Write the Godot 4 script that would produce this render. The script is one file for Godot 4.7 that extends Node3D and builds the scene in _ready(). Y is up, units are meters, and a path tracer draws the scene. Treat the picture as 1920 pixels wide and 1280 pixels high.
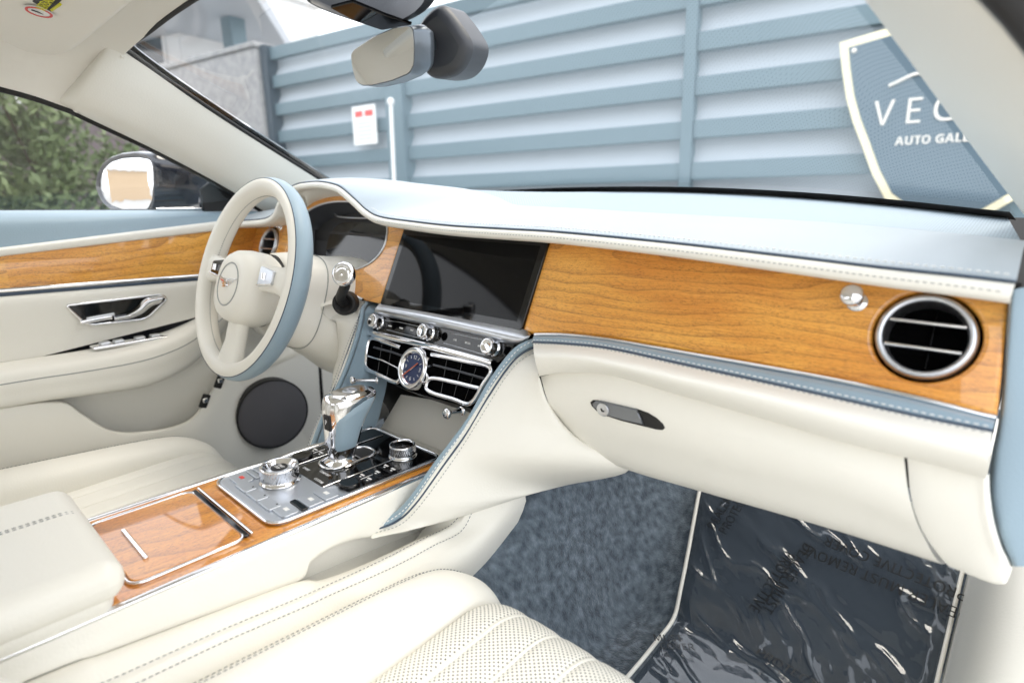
extends Node3D

# A car cabin seen from the open passenger door. x runs to the car's passenger side, y up, z towards the rear; metres.
var M := {}
var origin := {}
var used := {}


func _ready() -> void:
	var cam := Camera3D.new()
	cam.name = "camera"
	add_child(cam)
	var lens := CameraAttributesPhysical.new()
	lens.frustum_focal_length = 20.625
	lens.frustum_near = 0.05
	lens.frustum_far = 400.0
	lens.frustum_focus_distance = 0.9
	lens.exposure_aperture = 3.2
	cam.attributes = lens
	cam.fov = 60.4
	cam.near = 0.05
	cam.far = 400.0
	cam.transform = Transform3D(Basis(Vector3(0.7405, 0.003, -0.6721), Vector3(-0.163, 0.9709, -0.1753), Vector3(0.652, 0.2393, 0.7194)).orthonormalized(), Vector3(0.743, 0.9764, 0.6614))
	var env := Environment.new()
	env.background_mode = Environment.BG_SKY
	var sky := Sky.new()
	var sm := ProceduralSkyMaterial.new()
	sm.sky_top_color = Color(0.88, 0.90, 0.93)
	sm.sky_horizon_color = Color(0.95, 0.955, 0.96)
	sm.sky_curve = 0.25
	sm.ground_bottom_color = Color(0.52, 0.51, 0.50)
	sm.ground_horizon_color = Color(0.75, 0.75, 0.75)
	sm.energy_multiplier = 1.0
	sky.sky_material = sm
	env.sky = sky
	env.tonemap_mode = Environment.TONE_MAPPER_LINEAR
	env.tonemap_exposure = 3.3
	env.sdfgi_enabled = true
	env.ssao_enabled = true
	env.ssil_enabled = true
	var we := WorldEnvironment.new()
	we.name = "environment"
	we.environment = env
	add_child(we)
	var sun := DirectionalLight3D.new()
	sun.name = "sun"
	sun.light_energy = 0.2
	sun.light_color = Color(1.0, 0.97, 0.92)
	sun.light_angular_distance = 25.0
	sun.shadow_enabled = true
	add_child(sun)
	sun.look_at_from_position(Vector3(1.0, 8.0, -3.4), Vector3.ZERO)
	make_materials()
	build_outside()
	build_body()
	build_dashboard()
	build_door()
	build_console()
	build_seats()
	build_steering()
	build_small()


# ---------------------------------------------------------------- points and curves

func V(a: Array) -> PackedVector3Array:
	var o := PackedVector3Array()
	for i in range(0, a.size(), 3):
		o.append(Vector3(a[i], a[i + 1], a[i + 2]))
	return o


func moved(p: PackedVector3Array, d: Vector3) -> PackedVector3Array:
	var o := PackedVector3Array()
	for q in p:
		o.append(q + d)
	return o


func mirrored(p: PackedVector3Array) -> PackedVector3Array:
	var o := PackedVector3Array()
	for q in p:
		o.append(Vector3(-q.x, q.y, q.z))
	return o


func cr(p: PackedVector3Array, n: int, closed := false) -> PackedVector3Array:
	var o := PackedVector3Array()
	var k := p.size()
	if k < 2 or n <= 1:
		return p
	for i in (k if closed else k - 1):
		var a := p[(i - 1 + k) % k] if closed or i > 0 else p[0] * 2.0 - p[1]
		var b := p[i]
		var c := p[(i + 1) % k]
		var d := p[(i + 2) % k] if closed or i + 2 < k else c * 2.0 - b
		for j in n:
			o.append(b.cubic_interpolate(c, a, d, float(j) / n))
	if not closed:
		o.append(p[k - 1])
	return o


func even(p: PackedVector3Array, step: float) -> PackedVector3Array:
	var o := PackedVector3Array([p[0]])
	var left := step
	for i in p.size() - 1:
		var a := p[i]
		var len := a.distance_to(p[i + 1])
		var at := 0.0
		while len - at >= left:
			at += left
			o.append(a.lerp(p[i + 1], at / len))
			left = step
		left -= len - at
	return o


# ---------------------------------------------------------------- meshes

func arr(v: PackedVector3Array, idx: PackedInt32Array, uv := PackedVector2Array(), given := PackedVector3Array()) -> ArrayMesh:
	var nn := given
	if nn.is_empty():
		nn.resize(v.size())
		for t in range(0, idx.size(), 3):
			var c := (v[idx[t + 2]] - v[idx[t]]).cross(v[idx[t + 1]] - v[idx[t]])
			for k in 3:
				nn[idx[t + k]] += c
		for i in nn.size():
			nn[i] = nn[i].normalized() if nn[i].length() > 1e-14 else Vector3.UP
	var a := []
	a.resize(Mesh.ARRAY_MAX)
	a[Mesh.ARRAY_VERTEX] = v
	a[Mesh.ARRAY_NORMAL] = nn
	a[Mesh.ARRAY_INDEX] = idx
	if uv.size() == v.size():
		a[Mesh.ARRAY_TEX_UV] = uv
	var m := ArrayMesh.new()
	m.add_surface_from_arrays(Mesh.PRIMITIVE_TRIANGLES, a)
	return m


# rows of equal length joined into a smooth sheet; wrap closes each row into a ring; caps fill the first and last ring
func grid(rows: Array, wrap := false, caps := false) -> ArrayMesh:
	var v := PackedVector3Array()
	var uv := PackedVector2Array()
	var idx := PackedInt32Array()
	var w: int = rows[0].size()
	for r in rows.size():
		for c in w:
			v.append(rows[r][c])
			uv.append(Vector2(float(c) / maxi(1, w - 1), float(r) / maxi(1, rows.size() - 1)))
	for r in rows.size() - 1:
		for c in (w if wrap else w - 1):
			var c2 := (c + 1) % w
			var a := r * w + c
			var b := r * w + c2
			var d := (r + 1) * w + c
			var e := (r + 1) * w + c2
			idx.append_array([a, b, e, a, e, d])
	if caps:
		for end in [0, rows.size() - 1]:
			var mid := Vector3.ZERO
			for c in w:
				mid += rows[end][c]
			var at := v.size()
			v.append(mid / w)
			uv.append(Vector2(0.5, 0.5))
			for c in w:
				v.append(rows[end][c])
				uv.append(Vector2(0.5, 0.5))
			for c in w:
				var p := at + 1 + c
				var q := at + 1 + (c + 1) % w
				idx.append_array([at, q, p] if end == 0 else [at, p, q])
	return arr(v, idx, uv)


# a smooth sheet through a net of control curves (all with the same number of points)
func surf(curves: Array, nu := 6, nv := 5) -> ArrayMesh:
	return grid(net(curves, nu, nv))


func net(curves: Array, nu := 6, nv := 5) -> Array:
	var fine := []
	for c in curves:
		fine.append(cr(c, nu))
	var rows := []
	var cols := []
	for k in fine[0].size():
		var col := PackedVector3Array()
		for f in fine:
			col.append(f[k])
		cols.append(cr(col, nv))
	for r in cols[0].size():
		var row := PackedVector3Array()
		for c in cols:
			row.append(c[r])
		rows.append(row)
	return rows


func join(ms: Array) -> ArrayMesh:
	var v := PackedVector3Array()
	var nn := PackedVector3Array()
	var uv := PackedVector2Array()
	var idx := PackedInt32Array()
	for m: Mesh in ms:
		for s in m.get_surface_count():
			var a := m.surface_get_arrays(s)
			var at := v.size()
			v.append_array(a[Mesh.ARRAY_VERTEX])
			nn.append_array(a[Mesh.ARRAY_NORMAL])
			if a[Mesh.ARRAY_TEX_UV] != null and a[Mesh.ARRAY_TEX_UV].size() == a[Mesh.ARRAY_VERTEX].size():
				uv.append_array(a[Mesh.ARRAY_TEX_UV])
			else:
				for i in a[Mesh.ARRAY_VERTEX].size():
					uv.append(Vector2.ZERO)
			if a[Mesh.ARRAY_INDEX] != null and a[Mesh.ARRAY_INDEX].size() > 0:
				for i in a[Mesh.ARRAY_INDEX]:
					idx.append(at + i)
			else:
				for i in a[Mesh.ARRAY_VERTEX].size():
					idx.append(at + i)
	return arr(v, idx, uv, nn)


func placed(m: Mesh, t: Transform3D) -> ArrayMesh:
	var a := m.surface_get_arrays(0)
	var v := PackedVector3Array()
	var nn := PackedVector3Array()
	for p in a[Mesh.ARRAY_VERTEX]:
		v.append(t * p)
	for q in a[Mesh.ARRAY_NORMAL]:
		nn.append((t.basis * q).normalized())
	var idx: PackedInt32Array = a[Mesh.ARRAY_INDEX] if a[Mesh.ARRAY_INDEX] != null else PackedInt32Array()
	if idx.is_empty():
		for i in v.size():
			idx.append(i)
	return arr(v, idx, a[Mesh.ARRAY_TEX_UV] if a[Mesh.ARRAY_TEX_UV] != null else PackedVector2Array(), nn)


# texture coordinates laid flat along two directions of the thing itself, in metres times scale
func flat_uv(m: ArrayMesh, o: Vector3, u: Vector3, w: Vector3) -> ArrayMesh:
	var a := m.surface_get_arrays(0)
	var uv := PackedVector2Array()
	for p in a[Mesh.ARRAY_VERTEX]:
		uv.append(Vector2((p - o).dot(u), (p - o).dot(w)))
	return arr(a[Mesh.ARRAY_VERTEX], a[Mesh.ARRAY_INDEX], uv, a[Mesh.ARRAY_NORMAL])


func frames(p: PackedVector3Array, closed := false) -> Array:
	var t := []
	var k := p.size()
	for i in k:
		var a := p[(i - 1 + k) % k] if closed or i > 0 else p[0]
		var b := p[(i + 1) % k] if closed or i < k - 1 else p[k - 1]
		t.append((b - a).normalized())
	return t


# a round or oval bar along a path; n fixes which way its second radius points
func tube(p: PackedVector3Array, r: float, sides := 8, closed := false, n := Vector3.ZERO, r2 := -1.0) -> ArrayMesh:
	var t := frames(p, closed)
	var rows := []
	var up := n if n != Vector3.ZERO else (Vector3.UP if absf(t[0].y) < 0.9 else Vector3.RIGHT)
	for i in p.size():
		if n != Vector3.ZERO:
			up = n
		up = (up - t[i] * up.dot(t[i])).normalized()
		var s: Vector3 = t[i].cross(up)
		var ring := PackedVector3Array()
		for k in sides:
			var a := TAU * k / sides
			ring.append(p[i] + s * cos(a) * r + up * sin(a) * (r2 if r2 > 0.0 else r))
		rows.append(ring)
	if closed:
		rows.append(rows[0])
	return grid(rows, true, not closed)


# a profile (x across, y along the given normals) drawn along a path
func sweep(p: PackedVector3Array, nn, prof: PackedVector2Array, ring := false, closed := false) -> ArrayMesh:
	var t := frames(p, closed)
	var rows := []
	for i in p.size():
		var up: Vector3 = nn if nn is Vector3 else nn[i]
		up = (up - t[i] * up.dot(t[i])).normalized()
		var s: Vector3 = t[i].cross(up)
		var row := PackedVector3Array()
		for q in prof:
			row.append(p[i] + s * q.x + up * q.y)
		rows.append(row)
	if closed:
		rows.append(rows[0])
	return grid(rows, ring, ring and not closed)


func lathe(prof: Array, o: Vector3, axis: Vector3, n := 32, ribs := 0, depth := 0.0) -> ArrayMesh:
	var z := axis.normalized()
	var x := (Vector3.UP if absf(z.y) < 0.9 else Vector3.RIGHT).cross(z).normalized()
	var y := z.cross(x)
	var rows := []
	for q in prof:
		var row := PackedVector3Array()
		for k in n:
			var a := TAU * k / n
			var r: float = q[0]
			if ribs > 0 and q.size() > 2:
				r += depth * (0.5 + 0.5 * cos(a * ribs + q[2] * PI))
			row.append(o + (x * cos(a) + y * sin(a)) * r + z * q[1])
		rows.append(row)
	return grid(rows, true, false)


func inset(p: PackedVector2Array, d: float) -> PackedVector2Array:
	var o := PackedVector2Array()
	var k := p.size()
	var area := 0.0
	for i in k:
		area += p[i].cross(p[(i + 1) % k])
	var s := 1.0 if area > 0 else -1.0
	for i in k:
		var a := (p[i] - p[(i - 1 + k) % k]).normalized()
		var b := (p[(i + 1) % k] - p[i]).normalized()
		var na := Vector2(-a.y, a.x) * s
		var nb := Vector2(-b.y, b.x) * s
		var m := (na + nb).normalized()
		o.append(p[i] + m * d / maxf(0.35, m.dot(na)))
	return o


func rounded(p: PackedVector2Array, r: float, n := 5) -> PackedVector2Array:
	var o := PackedVector2Array()
	var k := p.size()
	for i in k:
		var a := p[(i - 1 + k) % k]
		var b := p[i]
		var c := p[(i + 1) % k]
		var rr := minf(r, 0.48 * minf(a.distance_to(b), b.distance_to(c)))
		var s := b + (a - b).normalized() * rr
		var e := b + (c - b).normalized() * rr
		for j in n + 1:
			var t := float(j) / n
			o.append(s.lerp(b, t).lerp(b.lerp(e, t), t))
	return o


func outline(p: PackedVector3Array, f: Transform3D) -> PackedVector2Array:
	var o := PackedVector2Array()
	for q in p:
		var l := f.affine_inverse() * q
		o.append(Vector2(l.x, l.y))
	return o


# a flat plate with a rounded front edge: outline in the frame's x and y, front face at z = 0, body behind it
func plate(poly: PackedVector2Array, f: Transform3D, deep: float, bevel := 0.001, hole := PackedVector2Array()) -> ArrayMesh:
	var v := PackedVector3Array()
	var idx := PackedInt32Array()
	var nn := PackedVector3Array()
	var uv := PackedVector2Array()
	var face := inset(poly, bevel) if bevel > 0.0 else poly
	var hface := PackedVector2Array()
	var all := face.duplicate()
	if hole.size() > 0:
		hface = inset(hole, -bevel)
		var best := 1e9
		var bi := 0
		var bj := 0
		for i in face.size():
			for j in hface.size():
				var d := face[i].distance_squared_to(hface[j])
				if d < best:
					best = d
					bi = i
					bj = j
		var cw := Geometry2D.is_polygon_clockwise(face) == Geometry2D.is_polygon_clockwise(hface)
		all = PackedVector2Array()
		for i in face.size() + 1:
			all.append(face[(bi + i) % face.size()])
		for j in hface.size() + 1:
			all.append(hface[(bj + (-j if cw else j) + hface.size() * 2) % hface.size()])
	var tri := Geometry2D.triangulate_polygon(all)
	for q in all:
		v.append(f * Vector3(q.x, q.y, 0))
		nn.append(f.basis.z)
		uv.append(q)
	for t in range(0, tri.size(), 3):
		var ccw := (all[tri[t + 1]] - all[tri[t]]).cross(all[tri[t + 2]] - all[tri[t]]) > 0.0
		idx.append_array([tri[t], tri[t + 2], tri[t + 1]] if ccw else [tri[t], tri[t + 1], tri[t + 2]])
	var ms := [arr(v, idx, uv, nn)]
	for loop in [[poly, 1.0], [hole, -1.0]]:
		if loop[0].size() == 0:
			continue
		var rows := []
		for k in (4 if bevel > 0.0 else 1):
			var a := PI / 2 * k / 3.0 if bevel > 0.0 else PI / 2
			var ring := PackedVector3Array()
			for q in inset(loop[0], loop[1] * bevel * (1.0 - sin(a))):
				ring.append(f * Vector3(q.x, q.y, -bevel * (1.0 - cos(a))))
			rows.append(ring)
		var back := PackedVector3Array()
		for q in loop[0]:
			back.append(f * Vector3(q.x, q.y, -deep))
		rows.append(back)
		if bevel > 0.0:
			ms.append(grid(rows.slice(0, 4), true))
		ms.append(grid([rows[rows.size() - 2], back], true))
	return join(ms)


func rbox(c: Vector3, half: Vector3, r: float, b := Basis.IDENTITY, q := 4) -> ArrayMesh:
	var rows := []
	var core := half - Vector3.ONE * r
	var th := []
	for k in 4:
		for j in q + 1:
			th.append([PI / 2 * (k + float(j) / q), k])
	for hemi in [1, -1]:
		for j in q + 1:
			var ph: float = PI / 2 * (1.0 - float(j) / q) if hemi > 0 else -PI / 2 * float(j) / q
			var row := PackedVector3Array()
			for a in th:
				var sx := 1.0 if a[1] in [0, 3] else -1.0
				var sz := 1.0 if a[1] in [0, 1] else -1.0
				row.append(c + b * (Vector3(core.x * sx, core.y * hemi, core.z * sz) + r * Vector3(cos(ph) * cos(a[0]), sin(ph), cos(ph) * sin(a[0]))))
			rows.append(row)
	return grid(rows, true, true)


func stitch_mesh(p: PackedVector3Array, up: Vector3, pitch := 0.0062, r := 0.0007, long := 0.0042) -> ArrayMesh:
	var ms := PackedVector3Array()
	var idx := PackedInt32Array()
	var e := even(p, pitch)
	for i in e.size() - 1:
		var t := (e[i + 1] - e[i]).normalized()
		var n := (up - t * up.dot(t)).normalized()
		var s := t.cross(n)
		var at := ms.size()
		for k in [0.0, 0.25, 0.75, 1.0]:
			var w := 0.35 if k in [0.0, 1.0] else 1.0
			var c: Vector3 = e[i] + t * long * k - n * r * (0.8 if w < 1.0 else 0.0)
			for a in 4:
				ms.append(c + (s * cos(a * PI / 2) + n * sin(a * PI / 2)) * r * w)
		for k in 3:
			for a in 4:
				var x := at + k * 4 + a
				var y := at + k * 4 + (a + 1) % 4
				idx.append_array([x, y, y + 4, x, y + 4, x + 4])
	return arr(ms, idx)


func oval(c: Vector2, rx: float, ry: float, n := 40, pow_ := 2.0) -> PackedVector2Array:
	var o := PackedVector2Array()
	for k in n:
		var a := TAU * k / n
		o.append(c + Vector2(rx * signf(cos(a)) * pow(absf(cos(a)), 2.0 / pow_), ry * signf(sin(a)) * pow(absf(sin(a)), 2.0 / pow_)))
	return o


func rect(x0: float, y0: float, x1: float, y1: float, r := 0.0) -> PackedVector2Array:
	var p := PackedVector2Array([Vector2(x0, y0), Vector2(x1, y0), Vector2(x1, y1), Vector2(x0, y1)])
	return rounded(p, r) if r > 0.0 else p


func frame(o: Vector3, x: Vector3, n: Vector3) -> Transform3D:
	var z := n.normalized()
	var xx := (x - z * x.dot(z)).normalized()
	return Transform3D(Basis(xx, z.cross(xx), z), o)


func words(txt: String, size: float, f: Transform3D, font := "Droid Sans", deep := 0.0004, weight := 400) -> ArrayMesh:
	var t := TextMesh.new()
	var sf := SystemFont.new()
	sf.font_names = PackedStringArray([font])
	sf.font_weight = weight
	t.font = sf
	t.text = txt
	t.font_size = 32
	t.pixel_size = size / 24.0
	t.depth = deep
	t.curve_step = 2.0
	return placed(t, f)


# ---------------------------------------------------------------- things and parts

func numbered(called: String) -> String:
	used[called] = used.get(called, -1) + 1
	return called if used[called] == 0 else "%s_%03d" % [called, used[called]]


func thing(called: String, label: String, category: String, at := Vector3.ZERO, group := "") -> Node3D:
	var o := Node3D.new()
	o.name = numbered(called)
	add_child(o)
	o.position = at
	tag(o, label, category, group)
	return o


func tag(o: Node3D, label: String, category: String, group := "") -> void:
	o.set_meta("label", label)
	o.set_meta("category", category)
	o.set_meta("kind", "thing")
	if group:
		o.set_meta("group", group)


# meshes are written in the cabin's own coordinates
func part(called: String, m: Mesh, mat: Material, parent: Node3D = self, label := "") -> MeshInstance3D:
	var o := MeshInstance3D.new()
	o.name = numbered(called) if parent == self else called
	o.mesh = m
	o.material_override = mat
	parent.add_child(o, true)
	if parent != self and parent.get_parent() == self:
		o.position = -parent.position
	if label:
		o.set_meta("label", label)
	return o


func setting(called: String, m: Mesh, mat: Material) -> MeshInstance3D:
	var o := part(called, m, mat)
	o.set_meta("kind", "structure")
	return o


# ---------------------------------------------------------------- materials

func mat(c: Color, rough := 0.5, metal := 0.0, spec := 0.5) -> StandardMaterial3D:
	var m := StandardMaterial3D.new()
	m.albedo_color = c
	m.roughness = rough
	m.metallic = metal
	m.metallic_specular = spec
	m.cull_mode = BaseMaterial3D.CULL_DISABLED
	return m


func noise_tex(freq: float, oct: int, size := 512, seed_ := 1, lo := Color.BLACK, hi := Color.WHITE, kind := FastNoiseLite.TYPE_SIMPLEX_SMOOTH) -> NoiseTexture2D:
	var n := FastNoiseLite.new()
	n.noise_type = kind
	n.frequency = freq
	n.fractal_octaves = oct
	n.seed = seed_
	var t := NoiseTexture2D.new()
	t.width = size
	t.height = size
	t.seamless = true
	t.noise = n
	var g := Gradient.new()
	g.set_color(0, lo)
	g.set_color(1, hi)
	t.color_ramp = g
	return t


func hide_grain(m: StandardMaterial3D, scale: float, height: float) -> void:
	m.heightmap_enabled = true
	m.heightmap_texture = M.grain
	m.heightmap_scale = height
	m.uv1_triplanar = true
	m.uv1_scale = Vector3.ONE * scale


func wood_tex(w: int, h: int, seed_: int, cathedral: Vector2) -> ImageTexture:
	var n1 := FastNoiseLite.new()
	n1.seed = seed_
	n1.frequency = 1.0
	n1.fractal_octaves = 3
	var n2 := FastNoiseLite.new()
	n2.seed = seed_ + 7
	n2.frequency = 1.0
	n2.fractal_octaves = 2
	var pale := Color(0.95, 0.70, 0.31)
	var mid := Color(0.85, 0.55, 0.19)
	var dark := Color(0.50, 0.28, 0.09)
	var data := PackedByteArray()
	data.resize(w * h * 3)
	var at := 0
	for y in h:
		var v := float(y) / h
		for x in w:
			var u := float(x) / w
			var warp := n1.get_noise_2d(u * 1.7, v * 1.2) * 0.17 + n1.get_noise_2d(u * 6.0, v * 2.5 + 9.0) * 0.012
			var dx := (u - cathedral.x) * 1.25
			var dy := v - cathedral.y
			# the growth rings are cut at a shallow slope, so that they close in long tongues
			var tongue := sqrt(dx * dx * 0.16 + dy * dy) * 8.0
			var flat := (v + u * 0.22) * 9.0
			var k := clampf(1.0 - absf(dx) * 1.1, 0.0, 1.0) * clampf(1.25 - absf(dy) * 1.7, 0.0, 1.0)
			var ring := lerpf(flat, tongue, k * k * (3.0 - 2.0 * k)) + warp * 8.0
			var s := ring - floorf(ring)
			var late := pow(s, 4.0) * (0.55 + 0.45 * n2.get_noise_2d(u * 3.0, ring * 0.7))
			var streak := n2.get_noise_2d(u * 5.0, (v + u * 0.06) * 110.0 + warp * 40.0)
			var pore := n2.get_noise_2d(u * 48.0, (v + u * 0.06) * 300.0 + 40.0 + warp * 110.0)
			var broad := n1.get_noise_2d(u * 1.6 + 20.0, v * 1.1)
			var c := pale.lerp(mid, clampf(0.45 + streak * 0.55 + broad * 0.9, 0.0, 1.0))
			c = c.lerp(dark, clampf(late * 0.5 + maxf(0.0, pore - 0.22) * (0.7 + 1.5 * s) + maxf(0.0, streak) * 0.12, 0.0, 0.8))
			data[at] = int(clampf(c.r, 0, 1) * 255)
			data[at + 1] = int(clampf(c.g, 0, 1) * 255)
			data[at + 2] = int(clampf(c.b, 0, 1) * 255)
			at += 3
	return ImageTexture.create_from_image(Image.create_from_data(w, h, false, Image.FORMAT_RGB8, data))


func wood_mat(t: Texture2D, scale: Vector2, off := Vector2.ZERO) -> StandardMaterial3D:
	var m := mat(Color(1, 1, 1), 0.35)
	m.albedo_texture = t
	m.uv1_scale = Vector3(scale.x, scale.y, 1)
	m.uv1_offset = Vector3(off.x, off.y, 0)
	m.clearcoat_enabled = true
	m.clearcoat = 1.0
	m.clearcoat_roughness = 0.03
	return m


func dots_tex() -> ImageTexture:
	var im := Image.create(64, 64, false, Image.FORMAT_RGB8)
	for y in 64:
		for x in 64:
			var d := 1e9
			for c in [Vector2(16, 16), Vector2(48, 48), Vector2(16, 80), Vector2(80, 16), Vector2(-16, 48), Vector2(48, -16)]:
				d = minf(d, Vector2(x + 0.5, y + 0.5).distance_to(c))
			var k := clampf((d - 8.5) / 2.5, 0.0, 1.0)
			im.set_pixel(x, y, Color(0.12, 0.11, 0.09).lerp(Color(0.915, 0.904, 0.868), k))
	return ImageTexture.create_from_image(im)


func make_materials() -> void:
	M.grain = noise_tex(0.06, 3, 512, 3)
	M.cream = mat(Color(0.915, 0.904, 0.868), 0.46, 0.0, 0.45)
	hide_grain(M.cream, 9.0, 0.018)
	M.suede = mat(Color(0.93, 0.915, 0.88), 0.95, 0.0, 0.2)
	hide_grain(M.suede, 30.0, 0.03)
	M.blue = mat(Color(0.55, 0.63, 0.68), 0.44, 0.0, 0.5)
	hide_grain(M.blue, 9.0, 0.018)
	M.blue.rim_enabled = true
	M.blue.rim = 0.5
	M.blue.rim_tint = 0.3
	M.pad = mat(Color(0.615, 0.665, 0.70), 0.40, 0.0, 0.5)  # same leather as the blue; sky wash painted in as paler colour and sheen
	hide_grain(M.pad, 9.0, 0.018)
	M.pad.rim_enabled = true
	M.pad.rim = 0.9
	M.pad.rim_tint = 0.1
	M.void = mat(Color(0.02, 0.02, 0.022), 0.8, 0.0, 0.1)
	M.navy_piping = mat(Color(0.22, 0.28, 0.35), 0.45)
	M.white_thread = mat(Color(0.93, 0.93, 0.92), 0.7)
	M.blue_thread = mat(Color(0.20, 0.25, 0.31), 0.7)
	M.grey_thread = mat(Color(0.60, 0.61, 0.60), 0.7)
	M.perforated = mat(Color(1, 1, 1), 0.5, 0.0, 0.45)
	M.perforated.albedo_texture = dots_tex()
	M.perforated.uv1_scale = Vector3(150, 150, 1)
	M.perforated.heightmap_enabled = true
	M.perforated.heightmap_texture = M.perforated.albedo_texture
	M.perforated.heightmap_scale = 0.05
	M.mesh_blue = mat(Color(1, 1, 1), 0.5)
	var im := Image.create(32, 32, false, Image.FORMAT_RGB8)
	for y in 32:
		for x in 32:
			var d := minf(Vector2(x - 8, y - 8).length(), minf(Vector2(x - 24, y - 24).length(), minf(Vector2(x - 8, y - 40).length(), minf(Vector2(x + 8, y - 24).length(), minf(Vector2(x - 24, y + 8).length(), Vector2(x - 40, y - 8).length())))))
			im.set_pixel(x, y, Color(0.36, 0.41, 0.45).lerp(Color(0.62, 0.675, 0.71), clampf((d - 3.5) / 2.0, 0, 1)))
	M.mesh_blue.albedo_texture = ImageTexture.create_from_image(im)
	M.mesh_blue.uv1_scale = Vector3(150, 150, 1)
	var t1 := wood_tex(1400, 448, 11, Vector2(0.42, 0.10))
	var t2 := wood_tex(768, 384, 29, Vector2(0.3, 1.3))
	M.wood = wood_mat(t1, Vector2(1.0 / 0.60, 1.0 / 0.16))
	M.wood_console = wood_mat(t2, Vector2(1.0 / 0.50, 1.0 / 0.26), Vector2(0.1, 0.2))
	M.wood_console.albedo_color = Color(0.95, 0.905, 0.76)
	M.wood_door = wood_mat(t2, Vector2(1.0 / 0.60, 1.0 / 0.20), Vector2(0.3, 0.0))
	M.chrome = mat(Color(0.93, 0.93, 0.94), 0.06, 1.0)
	M.satin = mat(Color(0.80, 0.81, 0.83), 0.33, 1.0)
	M.silver_panel = mat(Color(0.72, 0.74, 0.77), 0.38, 0.85)
	M.black_gloss = mat(Color(0.035, 0.035, 0.04), 0.07)
	M.display = mat(Color(0.04, 0.04, 0.045), 0.06, 0.0, 0.28)
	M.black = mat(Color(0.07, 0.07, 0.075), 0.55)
	M.rubber = mat(Color(0.09, 0.085, 0.085), 0.6)
	M.housing = mat(Color(0.24, 0.25, 0.27), 0.42)
	M.speaker = mat(Color(0.36, 0.355, 0.37), 0.75)
	M.speaker.heightmap_enabled = true
	M.speaker.heightmap_texture = M.grain
	M.speaker.heightmap_scale = 0.06
	M.speaker.uv1_triplanar = true
	M.speaker.uv1_scale = Vector3.ONE * 60.0
	M.mirror = mat(Color(0.90, 0.91, 0.92), 0.015, 1.0)
	M.glass = mat(Color(0.92, 0.96, 0.96, 0.03), 0.0)
	M.glass.transparency = BaseMaterial3D.TRANSPARENCY_ALPHA
	M.film = mat(Color(0.62, 0.68, 0.74, 0.12), 0.06, 0.0, 0.7)
	M.film.transparency = BaseMaterial3D.TRANSPARENCY_ALPHA
	M.print = mat(Color(0.02, 0.02, 0.022), 0.5)
	M.frit = mat(Color(0.12, 0.105, 0.095), 0.6)
	M.carpet = mat(Color(1, 1, 1), 0.95, 0.0, 0.1)
	M.carpet.albedo_texture = noise_tex(0.011, 6, 1024, 5, Color(0.20, 0.235, 0.27), Color(0.54, 0.585, 0.625))
	M.carpet.uv1_triplanar = true
	M.carpet.uv1_scale = Vector3.ONE * 5.0
	M.carpet.heightmap_enabled = true
	M.carpet.heightmap_texture = noise_tex(0.12, 3, 512, 8)
	M.carpet.heightmap_scale = 0.22
	M.carpet.rim_enabled = true
	M.carpet.rim = 0.6
	M.mat_blue = mat(Color(0.12, 0.145, 0.18), 0.9, 0.0, 0.2)
	M.navy_paint = mat(Color(0.05, 0.07, 0.14), 0.25)
	M.navy_paint.clearcoat_enabled = true
	M.navy_paint.clearcoat = 1.0
	M.navy_paint.clearcoat_roughness = 0.03
	M.white_print = mat(Color(0.9, 0.9, 0.9), 0.5)
	M.dial = mat(Color(0.13, 0.19, 0.34), 0.3)
	M.latch = mat(Color(0.50, 0.515, 0.54), 0.34, 0.9)
	M.copper = mat(Color(0.85, 0.45, 0.33), 0.35, 0.4)
	M.crystal = mat(Color(0.95, 0.95, 0.96), 0.03, 1.0)
	# outside
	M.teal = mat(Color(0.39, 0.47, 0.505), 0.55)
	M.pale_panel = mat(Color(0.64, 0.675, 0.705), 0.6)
	M.gold_edge = mat(Color(0.90, 0.87, 0.74), 0.45)
	M.shield = mat(Color(0.30, 0.38, 0.43), 0.5)
	M.letter = mat(Color(0.86, 0.85, 0.82), 0.4)
	M.sign_white = mat(Color(0.93, 0.93, 0.92), 0.5)
	M.sign_red = mat(Color(0.85, 0.28, 0.25), 0.5)
	M.stone = mat(Color(1, 1, 1), 0.9)
	M.stone.albedo_texture = noise_tex(0.02, 5, 512, 12, Color(0.54, 0.54, 0.545), Color(0.68, 0.675, 0.67))
	M.stone.uv1_triplanar = true
	M.stone.uv1_scale = Vector3.ONE * 0.7
	M.plaster = mat(Color(0.88, 0.88, 0.88), 0.8)
	M.plaster_grey = mat(Color(0.66, 0.68, 0.71), 0.8)
	M.tan_wall = mat(Color(0.80, 0.70, 0.58), 0.85)
	M.brown_wall = mat(Color(0.50, 0.45, 0.47), 0.85)
	M.dark_window = mat(Color(0.12, 0.14, 0.17), 0.15)
	M.asphalt = mat(Color(1, 1, 1), 0.9)
	M.asphalt.albedo_texture = noise_tex(0.03, 4, 512, 15, Color(0.66, 0.65, 0.635), Color(0.74, 0.73, 0.715))
	M.asphalt.uv1_triplanar = true
	M.asphalt.uv1_scale = Vector3.ONE * 0.5
	M.bark = mat(Color(0.33, 0.29, 0.25), 0.9)
	M.leaf = mat(Color(0.46, 0.51, 0.36), 0.6)
	M.leaf.backlight_enabled = true
	M.leaf.backlight = Color(0.20, 0.26, 0.10)
	M.leaf_dark = mat(Color(0.40, 0.46, 0.31), 0.6)
	M.leaf_dark.backlight_enabled = true
	M.leaf_dark.backlight = Color(0.12, 0.18, 0.08)


# ---------------------------------------------------------------- outside

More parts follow.
